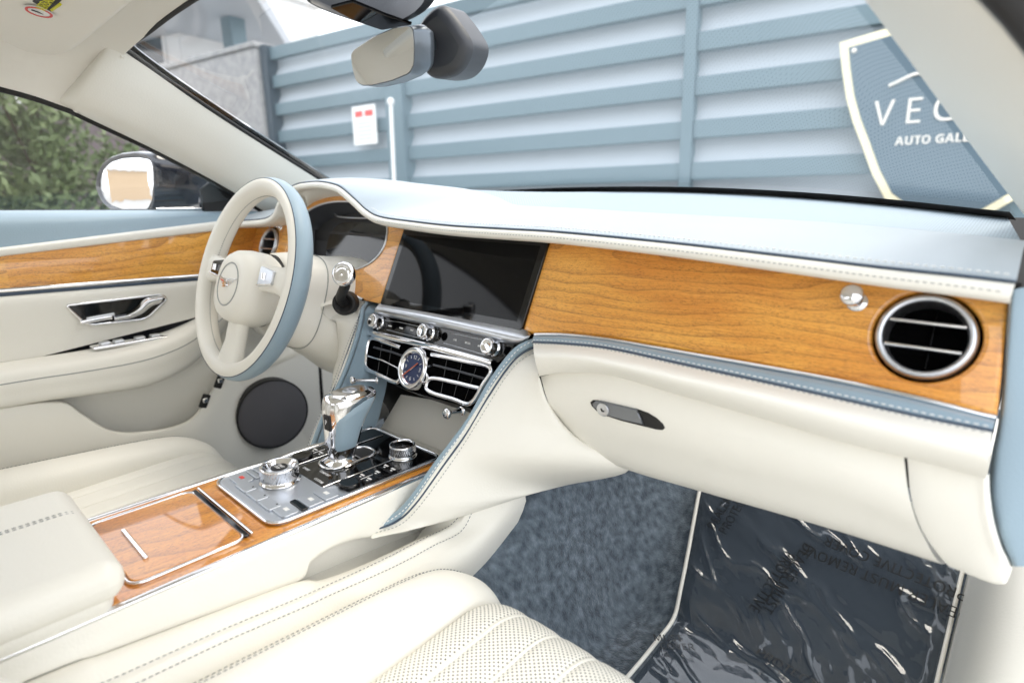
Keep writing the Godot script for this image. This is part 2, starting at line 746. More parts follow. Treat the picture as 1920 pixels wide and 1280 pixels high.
func fence_frame(off := 0.0) -> Transform3D:
	return frame(Vector3(-1.7325, 1.7261, -4.2943) + Vector3(0.1642, 0, 0.9864) * off, Vector3(0.9861, 0.0237, -0.1642), Vector3(0.1642, 0, 0.9864))


func tree(called: String, label: String, at: Vector3, h: float, r: float, n: int, seed_: int, m: Material) -> void:
	var rng := RandomNumberGenerator.new()
	rng.seed = seed_
	var t := thing(called, label, "tree", at, "trees beyond the driver's window")
	var trunk := cr(PackedVector3Array([at, at + Vector3(0.05, h * 0.3, 0.02), at + Vector3(-0.04, h * 0.6, 0.05), at + Vector3(0.03, h * 0.9, 0)]), 5)
	var rows := []
	for i in trunk.size():
		var ring := PackedVector3Array()
		for k in 8:
			ring.append(trunk[i] + Vector3(cos(TAU * k / 8), 0, sin(TAU * k / 8)) * lerpf(0.11, 0.03, float(i) / trunk.size()))
		rows.append(ring)
	var tk := part("trunk", grid(rows, true), M.bark, t)
	var clumps := []
	for i in 46:
		var a := rng.randf() * TAU
		var y := rng.randf_range(0.12, 1.0)
		var q := r * sqrt(rng.randf()) * (0.55 + 0.6 * sin(y * PI)) * rng.randf_range(0.6, 1.1)
		clumps.append([at + Vector3(cos(a) * q, h * y, sin(a) * q), rng.randf_range(0.18, 0.42)])
		if i % 5 == 0:
			part("limb", tube(PackedVector3Array([trunk[int(trunk.size() * 0.5 * y)], clumps[i][0]]), 0.014, 5), M.bark, tk)
	var v := PackedVector3Array()
	var idx := PackedInt32Array()
	for i in n:
		var c: Array = clumps[rng.randi() % clumps.size()]
		var d: Vector3 = Vector3(rng.randfn(), rng.randfn() * 0.8, rng.randfn()) * float(c[1]) * 0.55
		var p: Vector3 = c[0] + d
		if p.y < 0.1:
			continue
		var u := Vector3(rng.randfn(), rng.randfn(), rng.randfn()).normalized()
		var w := u.cross(Vector3(rng.randfn(), rng.randfn(), rng.randfn())).normalized()
		var s := rng.randf_range(0.035, 0.07)
		var b := v.size()
		v.append_array([p - u * s, p + w * s * 0.4, p + u * s, p - w * s * 0.4])
		idx.append_array([b, b + 1, b + 2, b, b + 2, b + 3])
	part("crown", arr(v, idx), m, t)


func building(called: String, label: String, at: Vector3, size: Vector3, turn: float, m: Material, cols: int, floors: int) -> void:
	var t := thing(called, label, "building", at)
	var b := Basis(Vector3.UP, turn)
	part("wall", rbox(at + Vector3(0, size.y / 2, 0), size / 2, 0.02, b, 1), m, t)
	part("roof", rbox(at + Vector3(0, size.y + 0.12, 0), Vector3(size.x / 2 + 0.15, 0.12, size.z / 2 + 0.15), 0.02, b, 1), M.plaster, t)
	for k in floors:
		for c in cols:
			for side in [-1, 1]:
				var p: Vector3 = at + b * Vector3(-size.x / 2 + size.x * (c + 0.5) / cols, size.y * (k + 0.55) / floors, side * (size.z / 2 + 0.01))
				var w := part("window", rbox(p, Vector3(size.x / cols * 0.28, size.y / floors * 0.26, 0.03), 0.01, b, 1), M.plaster, t)
				part("pane", rbox(p, Vector3(size.x / cols * 0.24, size.y / floors * 0.22, 0.035), 0.005, b, 1), M.dark_window, w)


func build_outside() -> void:
	setting("ground", surf([V([-90, 0, -90, 90, 0, -90]), V([-90, 0, 90, 90, 0, 90])], 8, 8), M.asphalt)
	var f := fence_frame()
	# the louvred fence: broad teal boards, a pale board set back above each
	var right := 4.6
	var lo: Vector2 = Vector2(-5.4775, 1.0549)
	var ref: Vector2 = Vector2(0.0413, 0.4906)
	var ref2: Vector2 = Vector2(0.078, -0.1912)
	var pitch := (ref.y - ref2.y) / 2.0
	var fence := thing("louvred_fence", "tall teal louvred fence with pale boards behind the windscreen", "fence", f * Vector3(0, ref.y - 7.0 * pitch, 0))
	var post_a: Vector2 = Vector2(0.0182, -0.0018)
	var post_b: Vector2 = Vector2(-3.2938, 0.3194)
	var x0 := lo.x
	var segs := [[x0, post_b.x - 0.13], [post_b.x + 0.13, post_a.x - 0.05], [post_a.x + 0.05, right]]
	for k in range(-6, 3):
		var y: float = ref.y + k * pitch
		for s in segs:
			var half: float = (s[1] - s[0]) / 2
			if k < 2 or s[0] < post_a.x:
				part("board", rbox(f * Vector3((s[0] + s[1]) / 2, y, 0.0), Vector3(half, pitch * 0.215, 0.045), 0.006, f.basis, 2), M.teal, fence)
			if k < 2:
				# the pale board leans back like a louvre, catching the sky
				var lean := f.basis * Basis(Vector3.RIGHT, -0.5)
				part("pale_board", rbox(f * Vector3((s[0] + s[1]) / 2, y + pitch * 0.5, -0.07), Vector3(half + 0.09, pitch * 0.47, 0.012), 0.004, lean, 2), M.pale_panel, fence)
	part("post", rbox(f * Vector3(post_a.x, ref.y - pitch * 2.0, 0.01), Vector3(0.05, pitch * 5.0, 0.06), 0.006, f.basis, 2), M.teal, fence)
	part("gate_post", rbox(f * Vector3(post_b.x, ref.y - pitch * 2.2, 0.02), Vector3(0.13, pitch * 4.6, 0.09), 0.008, f.basis, 2), M.teal, fence)
	part("end_post", rbox(f * Vector3(x0 - 0.05, ref.y - pitch * 2.2, 0.02), Vector3(0.06, pitch * 4.5, 0.09), 0.008, f.basis, 2), mat(Color(0.22, 0.27, 0.31), 0.6), fence)
	# notice and marker post
	var nf := fence_frame(0.12)
	var n0: Vector2 = Vector2(-3.9543, 0.3654)
	var n1: Vector2 = Vector2(-3.5717, -0.0668)
	var notice := thing("notice_sign", "small white notice with red heading fixed to the teal fence", "sign", nf * Vector3(n0.x, n1.y, 0))
	part("board", plate(rect(n0.x, n1.y, n1.x, n0.y, 0.02), nf, 0.01, 0.002), M.sign_white, notice)
	for q in [[0.14, 0.46], [0.56, 0.90]]:
		part("heading", plate(rect(lerpf(n0.x, n1.x, q[0]), lerpf(n1.y, n0.y, 0.72), lerpf(n0.x, n1.x, q[1]), lerpf(n1.y, n0.y, 0.87)), fence_frame(0.124), 0.003, 0.0), M.sign_red, notice)
	for j in 5:
		part("text_line", plate(rect(lerpf(n0.x, n1.x, 0.18), lerpf(n1.y, n0.y, 0.14 + j * 0.1), lerpf(n0.x, n1.x, 0.82), lerpf(n1.y, n0.y, 0.165 + j * 0.1)), fence_frame(0.124), 0.003, 0.0), M.plaster_grey, notice)
	var m0: Vector2 = Vector2(-3.1476, 0.3221)
	var mf := fence_frame(0.3)
	var marker := thing("marker_post", "slim white post with round cap in front of the teal fence", "post", Vector3((mf * Vector3(m0.x, 0, 0)).x, 0, (mf * Vector3(m0.x, 0, 0)).z))
	var top: Vector3 = mf * Vector3(m0.x, m0.y, 0)
	part("rod", tube(PackedVector3Array([Vector3(top.x, 0, top.z), top]), 0.022, 12), M.sign_white, marker)
	part("cap", lathe([[0.0, -0.045], [0.03, -0.03], [0.042, 0.0], [0.03, 0.03], [0.0, 0.045]], top, Vector3.UP, 20), M.sign_white, marker)
	# shield sign
	var sf := fence_frame(0.16)
	var a: Vector2 = Vector2(1.1199, 0.3062)
	var b: Vector2 = Vector2(1.1993, -0.0789)
	var c: Vector2 = Vector2(1.3296, -0.4099)
	var d: Vector2 = Vector2(1.5128, -0.7895)
	var cx: float = (Vector2(1.8926, -0.2527)).x
	var tip := Vector2(cx, d.y - 0.30)
	var half := PackedVector2Array([a + Vector2(0.0, 0.0), a.lerp(b, 0.5) + Vector2(-0.005, 0), b, b.lerp(c, 0.5) + Vector2(-0.008, 0), c, c.lerp(d, 0.5) + Vector2(-0.008, -0.01), d])
	var sh := PackedVector2Array()
	for p in half:
		sh.append(p)
	sh.append(tip)
	for i in half.size():
		var p := half[half.size() - 1 - i]
		sh.append(Vector2(2 * cx - p.x, p.y))
	sh.append(Vector2(cx, a.y + 0.13))
	var sign_ := thing("shield_sign", "blue shield-shaped dealer sign with cream rim and pale lettering on the fence", "sign", sf * Vector3(cx, tip.y, 0))
	part("rim", plate(sh, sf, 0.05, 0.006), M.gold_edge, sign_)
	part("face", plate(inset(sh, 0.055), fence_frame(0.166), 0.02, 0.002), M.shield, sign_)
	var tv: Vector2 = Vector2(1.4318, -0.2859)
	var te: Vector2 = Vector2(1.415, -0.1299)
	var hh := te.y - tv.y
	var step: float = (Vector2(1.6212, -0.236)).x - (Vector2(1.4446, -0.2205)).x
	var wf := fence_frame(0.172)
	var word := "VEGAS"
	for i in word.length():
		part("letter", words(word[i], hh * 1.05, wf * Transform3D(Basis.IDENTITY, Vector3((Vector2(1.4446, -0.2205)).x + step * i, (tv.y + te.y) / 2, 0)), "Droid Sans", 0.012), M.letter, sign_)
	var g0: Vector2 = Vector2(1.4833, -0.3937)
	var g1: Vector2 = Vector2(1.9139, -0.4225)
	var hh2: float = (Vector2(1.5976, -0.3647)).y - (Vector2(1.6043, -0.4238)).y
	part("lettering", words("AUTO GALLERY", hh2 * 1.0, wf * Transform3D(Basis.IDENTITY, Vector3((Vector2(1.8157, -0.4088)).x, (Vector2(1.6653, -0.3986)).y, 0)), "Droid Sans", 0.01, 700), M.letter, sign_)
	var e0: Vector2 = Vector2(1.4563, -0.0255)
	var car := PackedVector3Array()
	for q in [[0.0, 0.0], [0.06, 0.025], [0.13, 0.055], [0.20, 0.062], [0.30, 0.05], [0.38, 0.02], [0.46, 0.0]]:
		car.append(wf * Vector3(e0.x + q[0], e0.y + q[1], 0.004))
	part("car_emblem", tube(cr(car, 4), 0.012, 6), M.letter, sign_)
	part("bolt", lathe([[0.018, 0], [0.016, 0.006], [0, 0.008]], wf * Vector3(a.x + 0.10, a.y - 0.07, 0), Vector3(0.1642, 0, 0.9864), 12), M.letter, sign_)
	# stone wall that carries on from the fence
	var w1: Vector2 = Vector2(-6.7302, 1.2679)
	var w0 := x0 - 0.1
	var wallf := thing("stone_wall", "pale grey stone wall ending beside the teal fence", "wall", f * Vector3(w0 - 1.0, ref.y - pitch * 6.5, 0))
	part("block", rbox(f * Vector3(w0 - 4.0, w1.y - 1.9, 0.02), Vector3(3.98, 1.88, 0.15), 0.03, f.basis, 2), M.stone, wallf)
	part("coping", rbox(f * Vector3(w0 - 4.0, w1.y + 0.015, 0.02), Vector3(4.0, 0.035, 0.18), 0.015, f.basis, 2), M.stone, wallf)
	# white building and canopy beyond
	var away := -Vector3(0.1642, 0, 0.9864)
	building("white_building", "white flat-roofed building rising behind the stone wall", Vector3(-19.8751, 4.4823, -6.1651) * Vector3(1, 0, 1), Vector3(10.0, 6.0, 4.0), atan2(-f.basis.x.z, f.basis.x.x), M.plaster, 4, 2)
	var can := thing("canopy", "grey flat canopy on teal columns beyond the stone wall", "canopy", Vector3(-13.8903, 4.5474, -4.7344) * Vector3(1, 0, 1))
	part("deck", rbox(Vector3(-14.3535, 4.7043, -4.8565), Vector3(2.2, 0.15, 4.0), 0.02, Basis(Vector3.UP, 0.95), 2), M.plaster_grey, can)
	for p in V([-12.5758, 4.2961, -5.3875, -16.959, 4.9437, -4.9867]):
		part("column", rbox(Vector3(p.x, 2.85, p.z), Vector3(0.17, 2.85, 0.17), 0.01, f.basis, 2), M.teal, can)
	# planting and a brown wall beyond the driver's window
	var bw := thing("garden_wall", "brown rendered garden wall behind the trees", "wall", Vector3(-8.6, 0, -1.6))
	part("panel", rbox(Vector3(-8.6, 0.95, -1.6), Vector3(0.12, 0.95, 4.6), 0.03, Basis(Vector3.UP, 0.25), 2), M.brown_wall, bw)
	part("coping", rbox(Vector3(-8.6, 1.94, -1.6), Vector3(0.17, 0.04, 4.65), 0.02, Basis(Vector3.UP, 0.25), 2), M.brown_wall, bw)
	tree("olive_tree", "tall grey-green tree standing furthest back along the driver's side", Vector3(-6.6, 0, 0.35), 3.0, 0.95, 9000, 4, M.leaf)
	tree("leafy_shrub", "darker green bushy shrub in front of the brown wall", Vector3(-6.9, 0, -0.75), 2.3, 0.8, 7000, 9, M.leaf_dark)
	tree("olive_tree", "wide grey-green tree level with the driver's seat", Vector3(-6.2, 0, 1.6), 3.2, 1.0, 9000, 14, M.leaf)
	building("tan_building", "tan low building with a row of windows behind the car", Vector3(-43.0, 0, 42.0), Vector3(70.0, 2.5, 8.0), 0.78, M.tan_wall, 16, 1)


# ---------------------------------------------------------------- cabin shell

func floor_y(z: float) -> float:
	return 0.272 + maxf(0.0, -0.128 - z) * 0.75


func build_body() -> void:
	# carpet over the floor, the toe board and the tunnel
	var rows := []
	for z in [0.95, 0.45, 0.25, 0.1, -0.02, -0.10, -0.15, -0.22, -0.34, -0.5, -0.6]:
		var row := PackedVector3Array()
		for x in [-0.76, -0.60, -0.45, -0.36, -0.30, -0.25, -0.21, -0.17, -0.10, 0.0, 0.10, 0.17, 0.21, 0.25, 0.30, 0.36, 0.45, 0.60, 0.76]:
			var t := smoothstep(0.315, 0.165, absf(x))
			row.append(Vector3(x, lerpf(floor_y(z), maxf(floor_y(z), 0.43 + 0.07 * smoothstep(0.12, -0.02, z) + maxf(0.0, -z) * 0.15), t), z))
		rows.append(row)
	setting("carpet_floor", surf(rows, 5, 6), M.carpet)
	# floor mat and its clear cover
	var L := V([0.327, 0.448, -0.341, 0.3325, 0.4311, -0.3185, 0.3468, 0.3962, -0.272, 0.3614, 0.3605, -0.2244, 0.3742, 0.3269, -0.1796, 0.3819, 0.294, -0.1443, 0.3872, 0.294, -0.0803, 0.39, 0.294, -0.0165, 0.3913, 0.294, 0.0586, 0.3945, 0.294, 0.1516])
	var Lf := cr(L, 6)
	var rm := []
	var rf := []
	var rng := FastNoiseLite.new()
	rng.seed = 5
	rng.frequency = 1.0
	rng.fractal_octaves = 3
	for i in Lf.size():
		var a := PackedVector3Array()
		var b := PackedVector3Array()
		var e := Vector3(0.722, Lf[i].y, Lf[i].z)
		for k in 41:
			a.append(Lf[i].lerp(e, k / 40.0))
		a[0].y -= 0.012
		a[40].y -= 0.012
		rm.append(a)
	for i in 121:
		var at := float(i) / 120.0 * (Lf.size() - 1)
		var l0 := Lf[int(at)].lerp(Lf[mini(int(at) + 1, Lf.size() - 1)], at - floorf(at))
		var b := PackedVector3Array()
		for k in 121:
			var q := (l0 + Vector3(0.002, 0, 0)).lerp(Vector3(0.728, l0.y, l0.z), k / 120.0)
			var u := q.x * 9.0 + q.z * 6.0
			var w := -q.x * 5.0 + q.z * 9.0
			var crease := pow(1.0 - absf(rng.get_noise_2d(u * 0.30, w * 0.95)) * 1.8, 5.0) if absf(rng.get_noise_2d(u * 0.30, w * 0.95)) < 0.55 else 0.0
			var hgt := 0.004 + 0.0025 * rng.get_noise_2d(u * 0.5 + 30.0, w * 0.5) + 0.005 * crease + 0.0018 * rng.get_noise_2d(u * 1.6, w * 2.8 + 7.0)
			var edge := minf(1.0, minf(k, 120 - k) / 6.0)
			b.append(q + Vector3(0, 0.8, 0.6) * hgt * (0.25 + 0.75 * edge))
		rf.append(b)
	var fm := thing("floor_mat", "dark blue carpet mat with cream piping in the passenger footwell", "floor mat", Vector3(0.55, 0.28, -0.1))
	part("pile", grid(rm), M.mat_blue, fm)
	part("piping", tube(moved(Lf, Vector3(-0.002, 0.001, 0)), 0.0034, 8), M.cream, fm)
	part("piping", tube(PackedVector3Array([Vector3(0.727, 0.62, -0.56), Vector3(0.727, 0.30, -0.135), Vector3(0.727, 0.294, 0.3)]), 0.0028, 8), M.cream, fm)
	var cover := thing("protective_film", "wrinkled clear plastic film printed with black warnings over the floor mat", "film", Vector3(0.55, 0.29, -0.1))
	part("sheet", grid(rf), M.film, cover)
	var toe := Vector3(0, 0.8, 0.6)
	for q in [
		["DEALER MUST REMOVE", Vector3(0.6124, 0.309, -0.1827), -0.12, 0, 0.016], ["PROTECTIVE COVER", Vector3(0.607, 0.309, -0.1365), -0.12, 0, 0.016],
		["DEALER MUST REMOVE", Vector3(0.6364, 0.4195, -0.2797), PI - 0.05, 1, 0.016], ["PROTECTIVE COVER", Vector3(0.6453, 0.4361, -0.3018), PI - 0.05, 1, 0.016],
		["DEALER MUST", Vector3(0.5209, 0.3899, -0.2402), -1.75, 1, 0.016], ["PROTECTIVE", Vector3(0.5018, 0.3799, -0.2269), -1.75, 1, 0.016],
		["DEALER", Vector3(0.384, 0.4277, -0.2905), 1.45, 1, 0.015], ["PROTECT", Vector3(0.4068, 0.4314, -0.2955), 1.45, 1, 0.015],
		["REMOVE", Vector3(0.7249, 0.309, -0.3459), 1.5, 0, 0.015], ["COVER", Vector3(0.7413, 0.309, -0.3463), 1.5, 0, 0.015],
		["MUST", Vector3(0.4015, 0.309, -0.0791), 0.7, 0, 0.013], ["COVER", Vector3(0.421, 0.309, -0.0727), 0.7, 0, 0.013]]:
		var ff := frame(q[1], Vector3.RIGHT, toe if q[3] == 1 else Vector3.UP)
		part("warning_print", words(q[0], q[4], ff * Transform3D(Basis(Vector3.BACK, q[2]), Vector3.ZERO), "Droid Sans", 0.0003), M.print, cover)
	# sill beside the open passenger door
	var sill := thing("sill_trim", "cream sill and kick panel below the open passenger doorway", "sill trim", Vector3(0.77, 0.28, -0.1))
	part("panel", surf([V([0.731, 0.60, -0.62, 0.731, 0.30, -0.14, 0.731, 0.27, 0.1, 0.731, 0.27, 0.8]), V([0.742, 0.62, -0.60, 0.742, 0.42, -0.14, 0.742, 0.36, 0.1, 0.742, 0.36, 0.8]), V([0.775, 0.64, -0.58, 0.775, 0.52, -0.14, 0.775, 0.44, 0.1, 0.775, 0.44, 0.8]), V([0.86, 0.645, -0.58, 0.86, 0.56, -0.14, 0.86, 0.46, 0.1, 0.86, 0.46, 0.8])], 6, 6), M.cream, sill)
	# windscreen
	var base := PackedVector3Array()
	var top := PackedVector3Array()
	for i in 9:
		var x := -0.708 + 1.416 * i / 8.0
		var s := x / 0.708
		base.append(Vector3(x, 0.991 - 0.037 * s * s, -0.522 + 0.212 * s * s))
	var WT := V([-0.528, 1.222, 0.290, -0.47, 1.243, 0.272, -0.34, 1.259, 0.262, -0.17, 1.268, 0.256, 0, 1.271, 0.254])
	for i in 9:
		top.append(WT[i] if i < 5 else Vector3(-WT[8 - i].x, WT[8 - i].y, WT[8 - i].z))
	var midw := PackedVector3Array()
	for i in 9:
		var bow := 1.0 - pow(absf(i - 4) / 4.0, 2.0)
		midw.append(base[i].lerp(top[i], 0.5) + Vector3(0, 0.004 + 0.018 * bow, -0.004 - 0.018 * bow))
	var ws := thing("windscreen", "wide raked windscreen with a dark band along its lower edge", "windscreen", Vector3(0, 0.98, -0.5))
	part("pane", surf([base, midw, top], 5, 8), M.glass, ws)
	var fr := []
	for t in [0.0, 0.5, 1.0]:
		var row := PackedVector3Array()
		for i in 9:
			row.append(base[i].lerp(midw[i], 0.075 * t + 0.002) + Vector3(0, -0.004, 0.002))
		fr.append(row)
	part("dark_band", surf(fr, 5, 3), M.frit, ws)
	var E1 := V([-0.531, 1.218, 0.284, -0.589, 1.138, 0.118, -0.664, 1.022, -0.137, -0.716, 0.944, -0.312])
	var gk := moved(E1, Vector3(-0.002, 0.005, -0.008))
	part("gasket", tube(cr(PackedVector3Array([gk[3], gk[2], gk[1], gk[0] + Vector3(0, 0, -0.004), top[0] + Vector3(0.012, 0.012, -0.004), top[1], top[2], top[3], top[4], top[5], top[6], top[7], Vector3(-top[0].x - 0.012, top[0].y + 0.012, top[0].z - 0.004), Vector3(-gk[0].x + 0.010, gk[0].y + 0.006, gk[0].z - 0.012), Vector3(-gk[1].x + 0.022, gk[1].y + 0.006, gk[1].z - 0.012), Vector3(-gk[2].x + 0.022, gk[2].y + 0.006, gk[2].z - 0.012), Vector3(-gk[3].x + 0.022, gk[3].y, gk[3].z - 0.01)]), 6), 0.005, 8), M.rubber, ws)
	# pillars
	var E2 := V([-0.6, 1.1244, 0.3573, -0.67, 1.0652, 0.2031, -0.73, 0.9879, 0.0375, -0.785, 0.9, -0.12])
	for s in [-1, 1]:
		var e1 := E1.duplicate() if s < 0 else moved(mirrored(E1), Vector3(0.008, 0.0, 0.0))
		var e2 := E2.duplicate() if s < 0 else moved(mirrored(E2), Vector3(0.028, 0.012, 0.0))
		e1.insert(0, e1[0] + (e1[0] - e1[1]).normalized() * 0.035 + Vector3(s * 0.010, 0.020, -0.006))
		e2.insert(0, e2[0] + (e2[0] - e2[1]).normalized() * 0.035 + Vector3(s * 0.020, 0.008, -0.004))
		var m1 := PackedVector3Array()
		var m2 := PackedVector3Array()
		for i in e1.size():
			var sw := -1.3 if i == 0 else (1.0 if s < 0 else 0.35)
			m1.append(e1[i].lerp(e2[i], 0.28) + Vector3(-s * 0.010, -0.006, 0.012) * sw)
			m2.append(e1[i].lerp(e2[i], 0.72) + Vector3(-s * 0.014, -0.010, 0.010) * sw)
		var p := thing("windscreen_pillar", "cream pillar sloping down to the driver's side of the dash" if s < 0 else "cream pillar crossing in front of the shield sign", "pillar", e1[4])
		part("trim", surf([moved(e1, Vector3(s * 0.004, 0.004, -0.02)), e1, m1, m2, e2, moved(e2, Vector3(s * 0.03, 0.0, -0.02))], 8, 5), M.cream, p)
		part("door_seal", tube(cr(moved(e2, Vector3(s * 0.012, -0.001, 0.002)), 6), 0.009 if s > 0 else 0.005, 8), M.rubber, p)
		part("outer_skin", surf([moved(e1, Vector3(s * 0.01, 0.012, -0.03)), moved(e1, Vector3(s * 0.05, 0.02, -0.02)), moved(e2, Vector3(s * 0.045, 0.01, -0.012)), moved(e2, Vector3(s * 0.022, 0.0, -0.004))], 6, 4), M.navy_paint, p)
	# roof lining
	var half := [
		V([-0.600, 1.124, 0.357, -0.578, 1.172, 0.327, -0.531, 1.219, 0.287, -0.40, 1.250, 0.266, -0.20, 1.266, 0.257, 0, 1.270, 0.254]),
		V([-0.600, 1.1508, 0.457, -0.585, 1.207, 0.44, -0.52, 1.256, 0.41, -0.37, 1.283, 0.38, -0.19, 1.294, 0.37, 0, 1.298, 0.365]),
		V([-0.605, 1.185, 0.70, -0.585, 1.245, 0.70, -0.52, 1.288, 0.70, -0.37, 1.306, 0.70, -0.19, 1.314, 0.70, 0, 1.317, 0.70]),
		V([-0.605, 1.195, 1.20, -0.585, 1.250, 1.20, -0.52, 1.292, 1.20, -0.37, 1.310, 1.20, -0.19, 1.318, 1.20, 0, 1.320, 1.20]),
		V([-0.58, 1.130, 1.75, -0.56, 1.190, 1.75, -0.50, 1.230, 1.75, -0.36, 1.250, 1.75, -0.19, 1.258, 1.75, 0, 1.260, 1.75])]
	var full := []
	for h in half:
		var row: PackedVector3Array = h.duplicate()
		for i in 5:
			row.append(Vector3(-h[4 - i].x, h[4 - i].y, h[4 - i].z))
		full.append(row)
	var roof := thing("roof_lining", "cream roof lining curving down to the window tops", "roof lining", Vector3(0, 1.2, 0.8))
	part("lining", surf(full, 5, 7), M.suede, roof)
	var rt := []
	for h in full:
		var row := PackedVector3Array()
		for i in h.size():
			var c := Vector3(0, 0.9, h[i].z)
			row.append(h[i] + (h[i] - c).normalized() * 0.05 + Vector3(0, 0.0, 0.01))
		rt.append(row)
	part("roof_skin", surf(rt, 5, 5), M.navy_paint, roof)
	part("window_seal", tube(cr(V([-0.603, 1.122, 0.357, -0.603, 1.149, 0.457, -0.608, 1.183, 0.70, -0.608, 1.193, 1.2]), 6), 0.005, 8), M.rubber, roof)
	part("pillar_joint", tube(cr(V([-0.532, 1.2175, 0.2885, -0.560, 1.187, 0.3190, -0.583, 1.160, 0.3385, -0.601, 1.1235, 0.3575]), 5), 0.0042, 8), M.suede, roof)
	var oc := thing("overhead_console", "cream overhead console at the top of the windscreen", "console", Vector3(0, 1.25, 0.4))
	part("housing", rbox(Vector3(-0.03, 1.270, 0.375), Vector3(0.16, 0.030, 0.13), 0.028, Basis(Vector3.RIGHT, 0.14), 5), M.suede, oc)
	# sun visor with its warning label
	var vn := Vector3(0.10, -0.98, 0.16).normalized()
	var vo := Vector3(-0.3201, 1.222, 0.4262)
	var vf := frame(vo, Vector3(1, 0, -0.2), vn)
	var vpts := PackedVector3Array()
	var cam_pts := V([-0.4635, 1.222, 0.5536, -0.4911, 1.222, 0.4961, -0.5081, 1.222, 0.4576, -0.5355, 1.222, 0.4276, -0.5239, 1.222, 0.3952, -0.4812, 1.222, 0.3752, -0.3829, 1.222, 0.3702, -0.2012, 1.222, 0.3632, -0.0365, 1.222, 0.3588, 0.0385, 1.222, 0.4073, -0.0112, 1.222, 0.4839])
	for p in cam_pts:
		vpts.append(p)
	var visor := thing("sun_visor", "cream sun visor folded up, with a black warning label", "sun visor", vo)
	part("panel", plate(rounded(outline(vpts, vf), 0.03, 4), vf, 0.014, 0.006), M.suede, visor)
	var lab := plate(outline(V([-0.3092, 1.2205, 0.4514, -0.3258, 1.2205, 0.4289, -0.1942, 1.2205, 0.4244, -0.1709, 1.2205, 0.4482]), vf), frame(vo + vn * 0.0012, vf.basis.x, vn), 0.0012, 0.0)
	var label_ := part("warning_label", lab, M.black, visor, "black label with yellow warning text")
	var tx := (Vector3(-0.3258, 1.2205, 0.4289) - Vector3(-0.3092, 1.2205, 0.4514)).normalized()
	var lx := (Vector3(-0.1942, 1.2205, 0.4244) - Vector3(-0.3258, 1.2205, 0.4289)).normalized()
	var yel := mat(Color(0.85, 0.83, 0.10), 0.5)
	part("lettering", words("AIRBAG", 0.011, frame(Vector3(-0.2771, 1.2205, 0.4435) + vn * 0.0022, lx, vn)), yel, label_)
	part("text_line", tube(PackedVector3Array([Vector3(-0.3041, 1.2205, 0.4317) + vn * 0.0018, Vector3(-0.2651, 1.2205, 0.4299) + vn * 0.0018]), 0.0022, 4), yel, label_)
	var pc := Vector3(-0.3319, 1.2205, 0.4407)
	part("pictogram", lathe([[0.0165, 0.0], [0.0165, 0.001], [0.0, 0.001]], pc, vn, 28), M.sign_white, visor, "white round label with red prohibition ring")
	part("ring", lathe([[0.0150, 0.0012], [0.0150, 0.0018], [0.0122, 0.0018], [0.0122, 0.0012]], pc, vn, 28), M.sign_red, visor)
	part("bar", tube(PackedVector3Array([pc + vn * 0.0016 - tx * 0.011 , pc + vn * 0.0016 + tx * 0.011]), 0.0009, 6), M.print, visor)
	# inside mirror and the camera housing behind it
	var mo := Vector3(0.036, 1.1614, 0.1421)
	var mn := Vector3(-0.12, -0.13, 0.98).normalized()
	var mf := frame(mo, Vector3.RIGHT, mn)
	var mp := rounded(outline(V([-0.0527, 1.1769, 0.1333, -0.0409, 1.1812, 0.1354, 0.018, 1.187, 0.1433, 0.0748, 1.1872, 0.1503, 0.1075, 1.1835, 0.1538, 0.1174, 1.1787, 0.1544, 0.116, 1.1594, 0.1517, 0.1091, 1.1382, 0.148, 0.0954, 1.1302, 0.1453, 0.0498, 1.1275, 0.1393, -0.0019, 1.1287, 0.1332, -0.0328, 1.1319, 0.1298, -0.05, 1.1398, 0.1288, -0.0548, 1.1583, 0.1306]), mf), 0.006, 3)
	var rv := thing("rearview_mirror", "frameless inside mirror with satin shell hanging from the dark housing", "mirror", mo)
	part("glass", plate(inset(mp, 0.001), frame(mo + mn * 0.0012, Vector3.RIGHT, mn), 0.001, 0.0004), M.mirror, rv)
	var shell := []
	for q in [[0.0, 0.0], [0.001, 0.001], [0.0, -0.006], [-0.002, -0.020], [0.004, -0.032], [0.018, -0.040], [0.026, -0.042]]:
		var row := PackedVector3Array()
		for p in inset(mp, q[0]):
			row.append(mf * Vector3(p.x, p.y, q[1]))
		shell.append(row)
	part("shell", grid(shell, true, true), mat(Color(0.42, 0.45, 0.48), 0.3, 0.6), rv)
	part("stem", tube(PackedVector3Array([mf * Vector3(0.01, 0.0, -0.035), mf * Vector3(0.03, 0.02, -0.075)]), 0.014, 12), M.housing, rv)
	var hs := thing("camera_housing", "dark grey camera housing against the top of the windscreen", "housing", Vector3(0.038, 1.2121, 0.1557))
	var gn := Vector3(0, -0.936, 0.351)
	var gf := frame(Vector3(0.038, 1.2121, 0.1557), Vector3.RIGHT, gn)
	part("cover", plate(rounded(outline(V([-0.0117, 1.2414, 0.2337, -0.0587, 1.2303, 0.2041, -0.0518, 1.2211, 0.1796, -0.0304, 1.2108, 0.1521, 0.0023, 1.1981, 0.1184, 0.0587, 1.1972, 0.1159, 0.0946, 1.199, 0.1206, 0.1266, 1.2024, 0.1296, 0.1617, 1.2091, 0.1477, 0.197, 1.2205, 0.178]), gf), 0.02, 4), gf, 0.05, 0.014), M.housing, hs)
	part("lens_window", plate(rounded(outline(V([-0.024, 1.2208, 0.1816, 0.0238, 1.2194, 0.178, 0.0452, 1.2068, 0.1443, 0.0682, 1.1966, 0.1172, 0.0099, 1.1988, 0.1229, -0.0126, 1.2084, 0.1485]), gf), 0.003, 3), frame(Vector3(0.0424, 1.2106, 0.1588), Vector3.RIGHT, gn), 0.004, 0.001), M.black_gloss, hs)
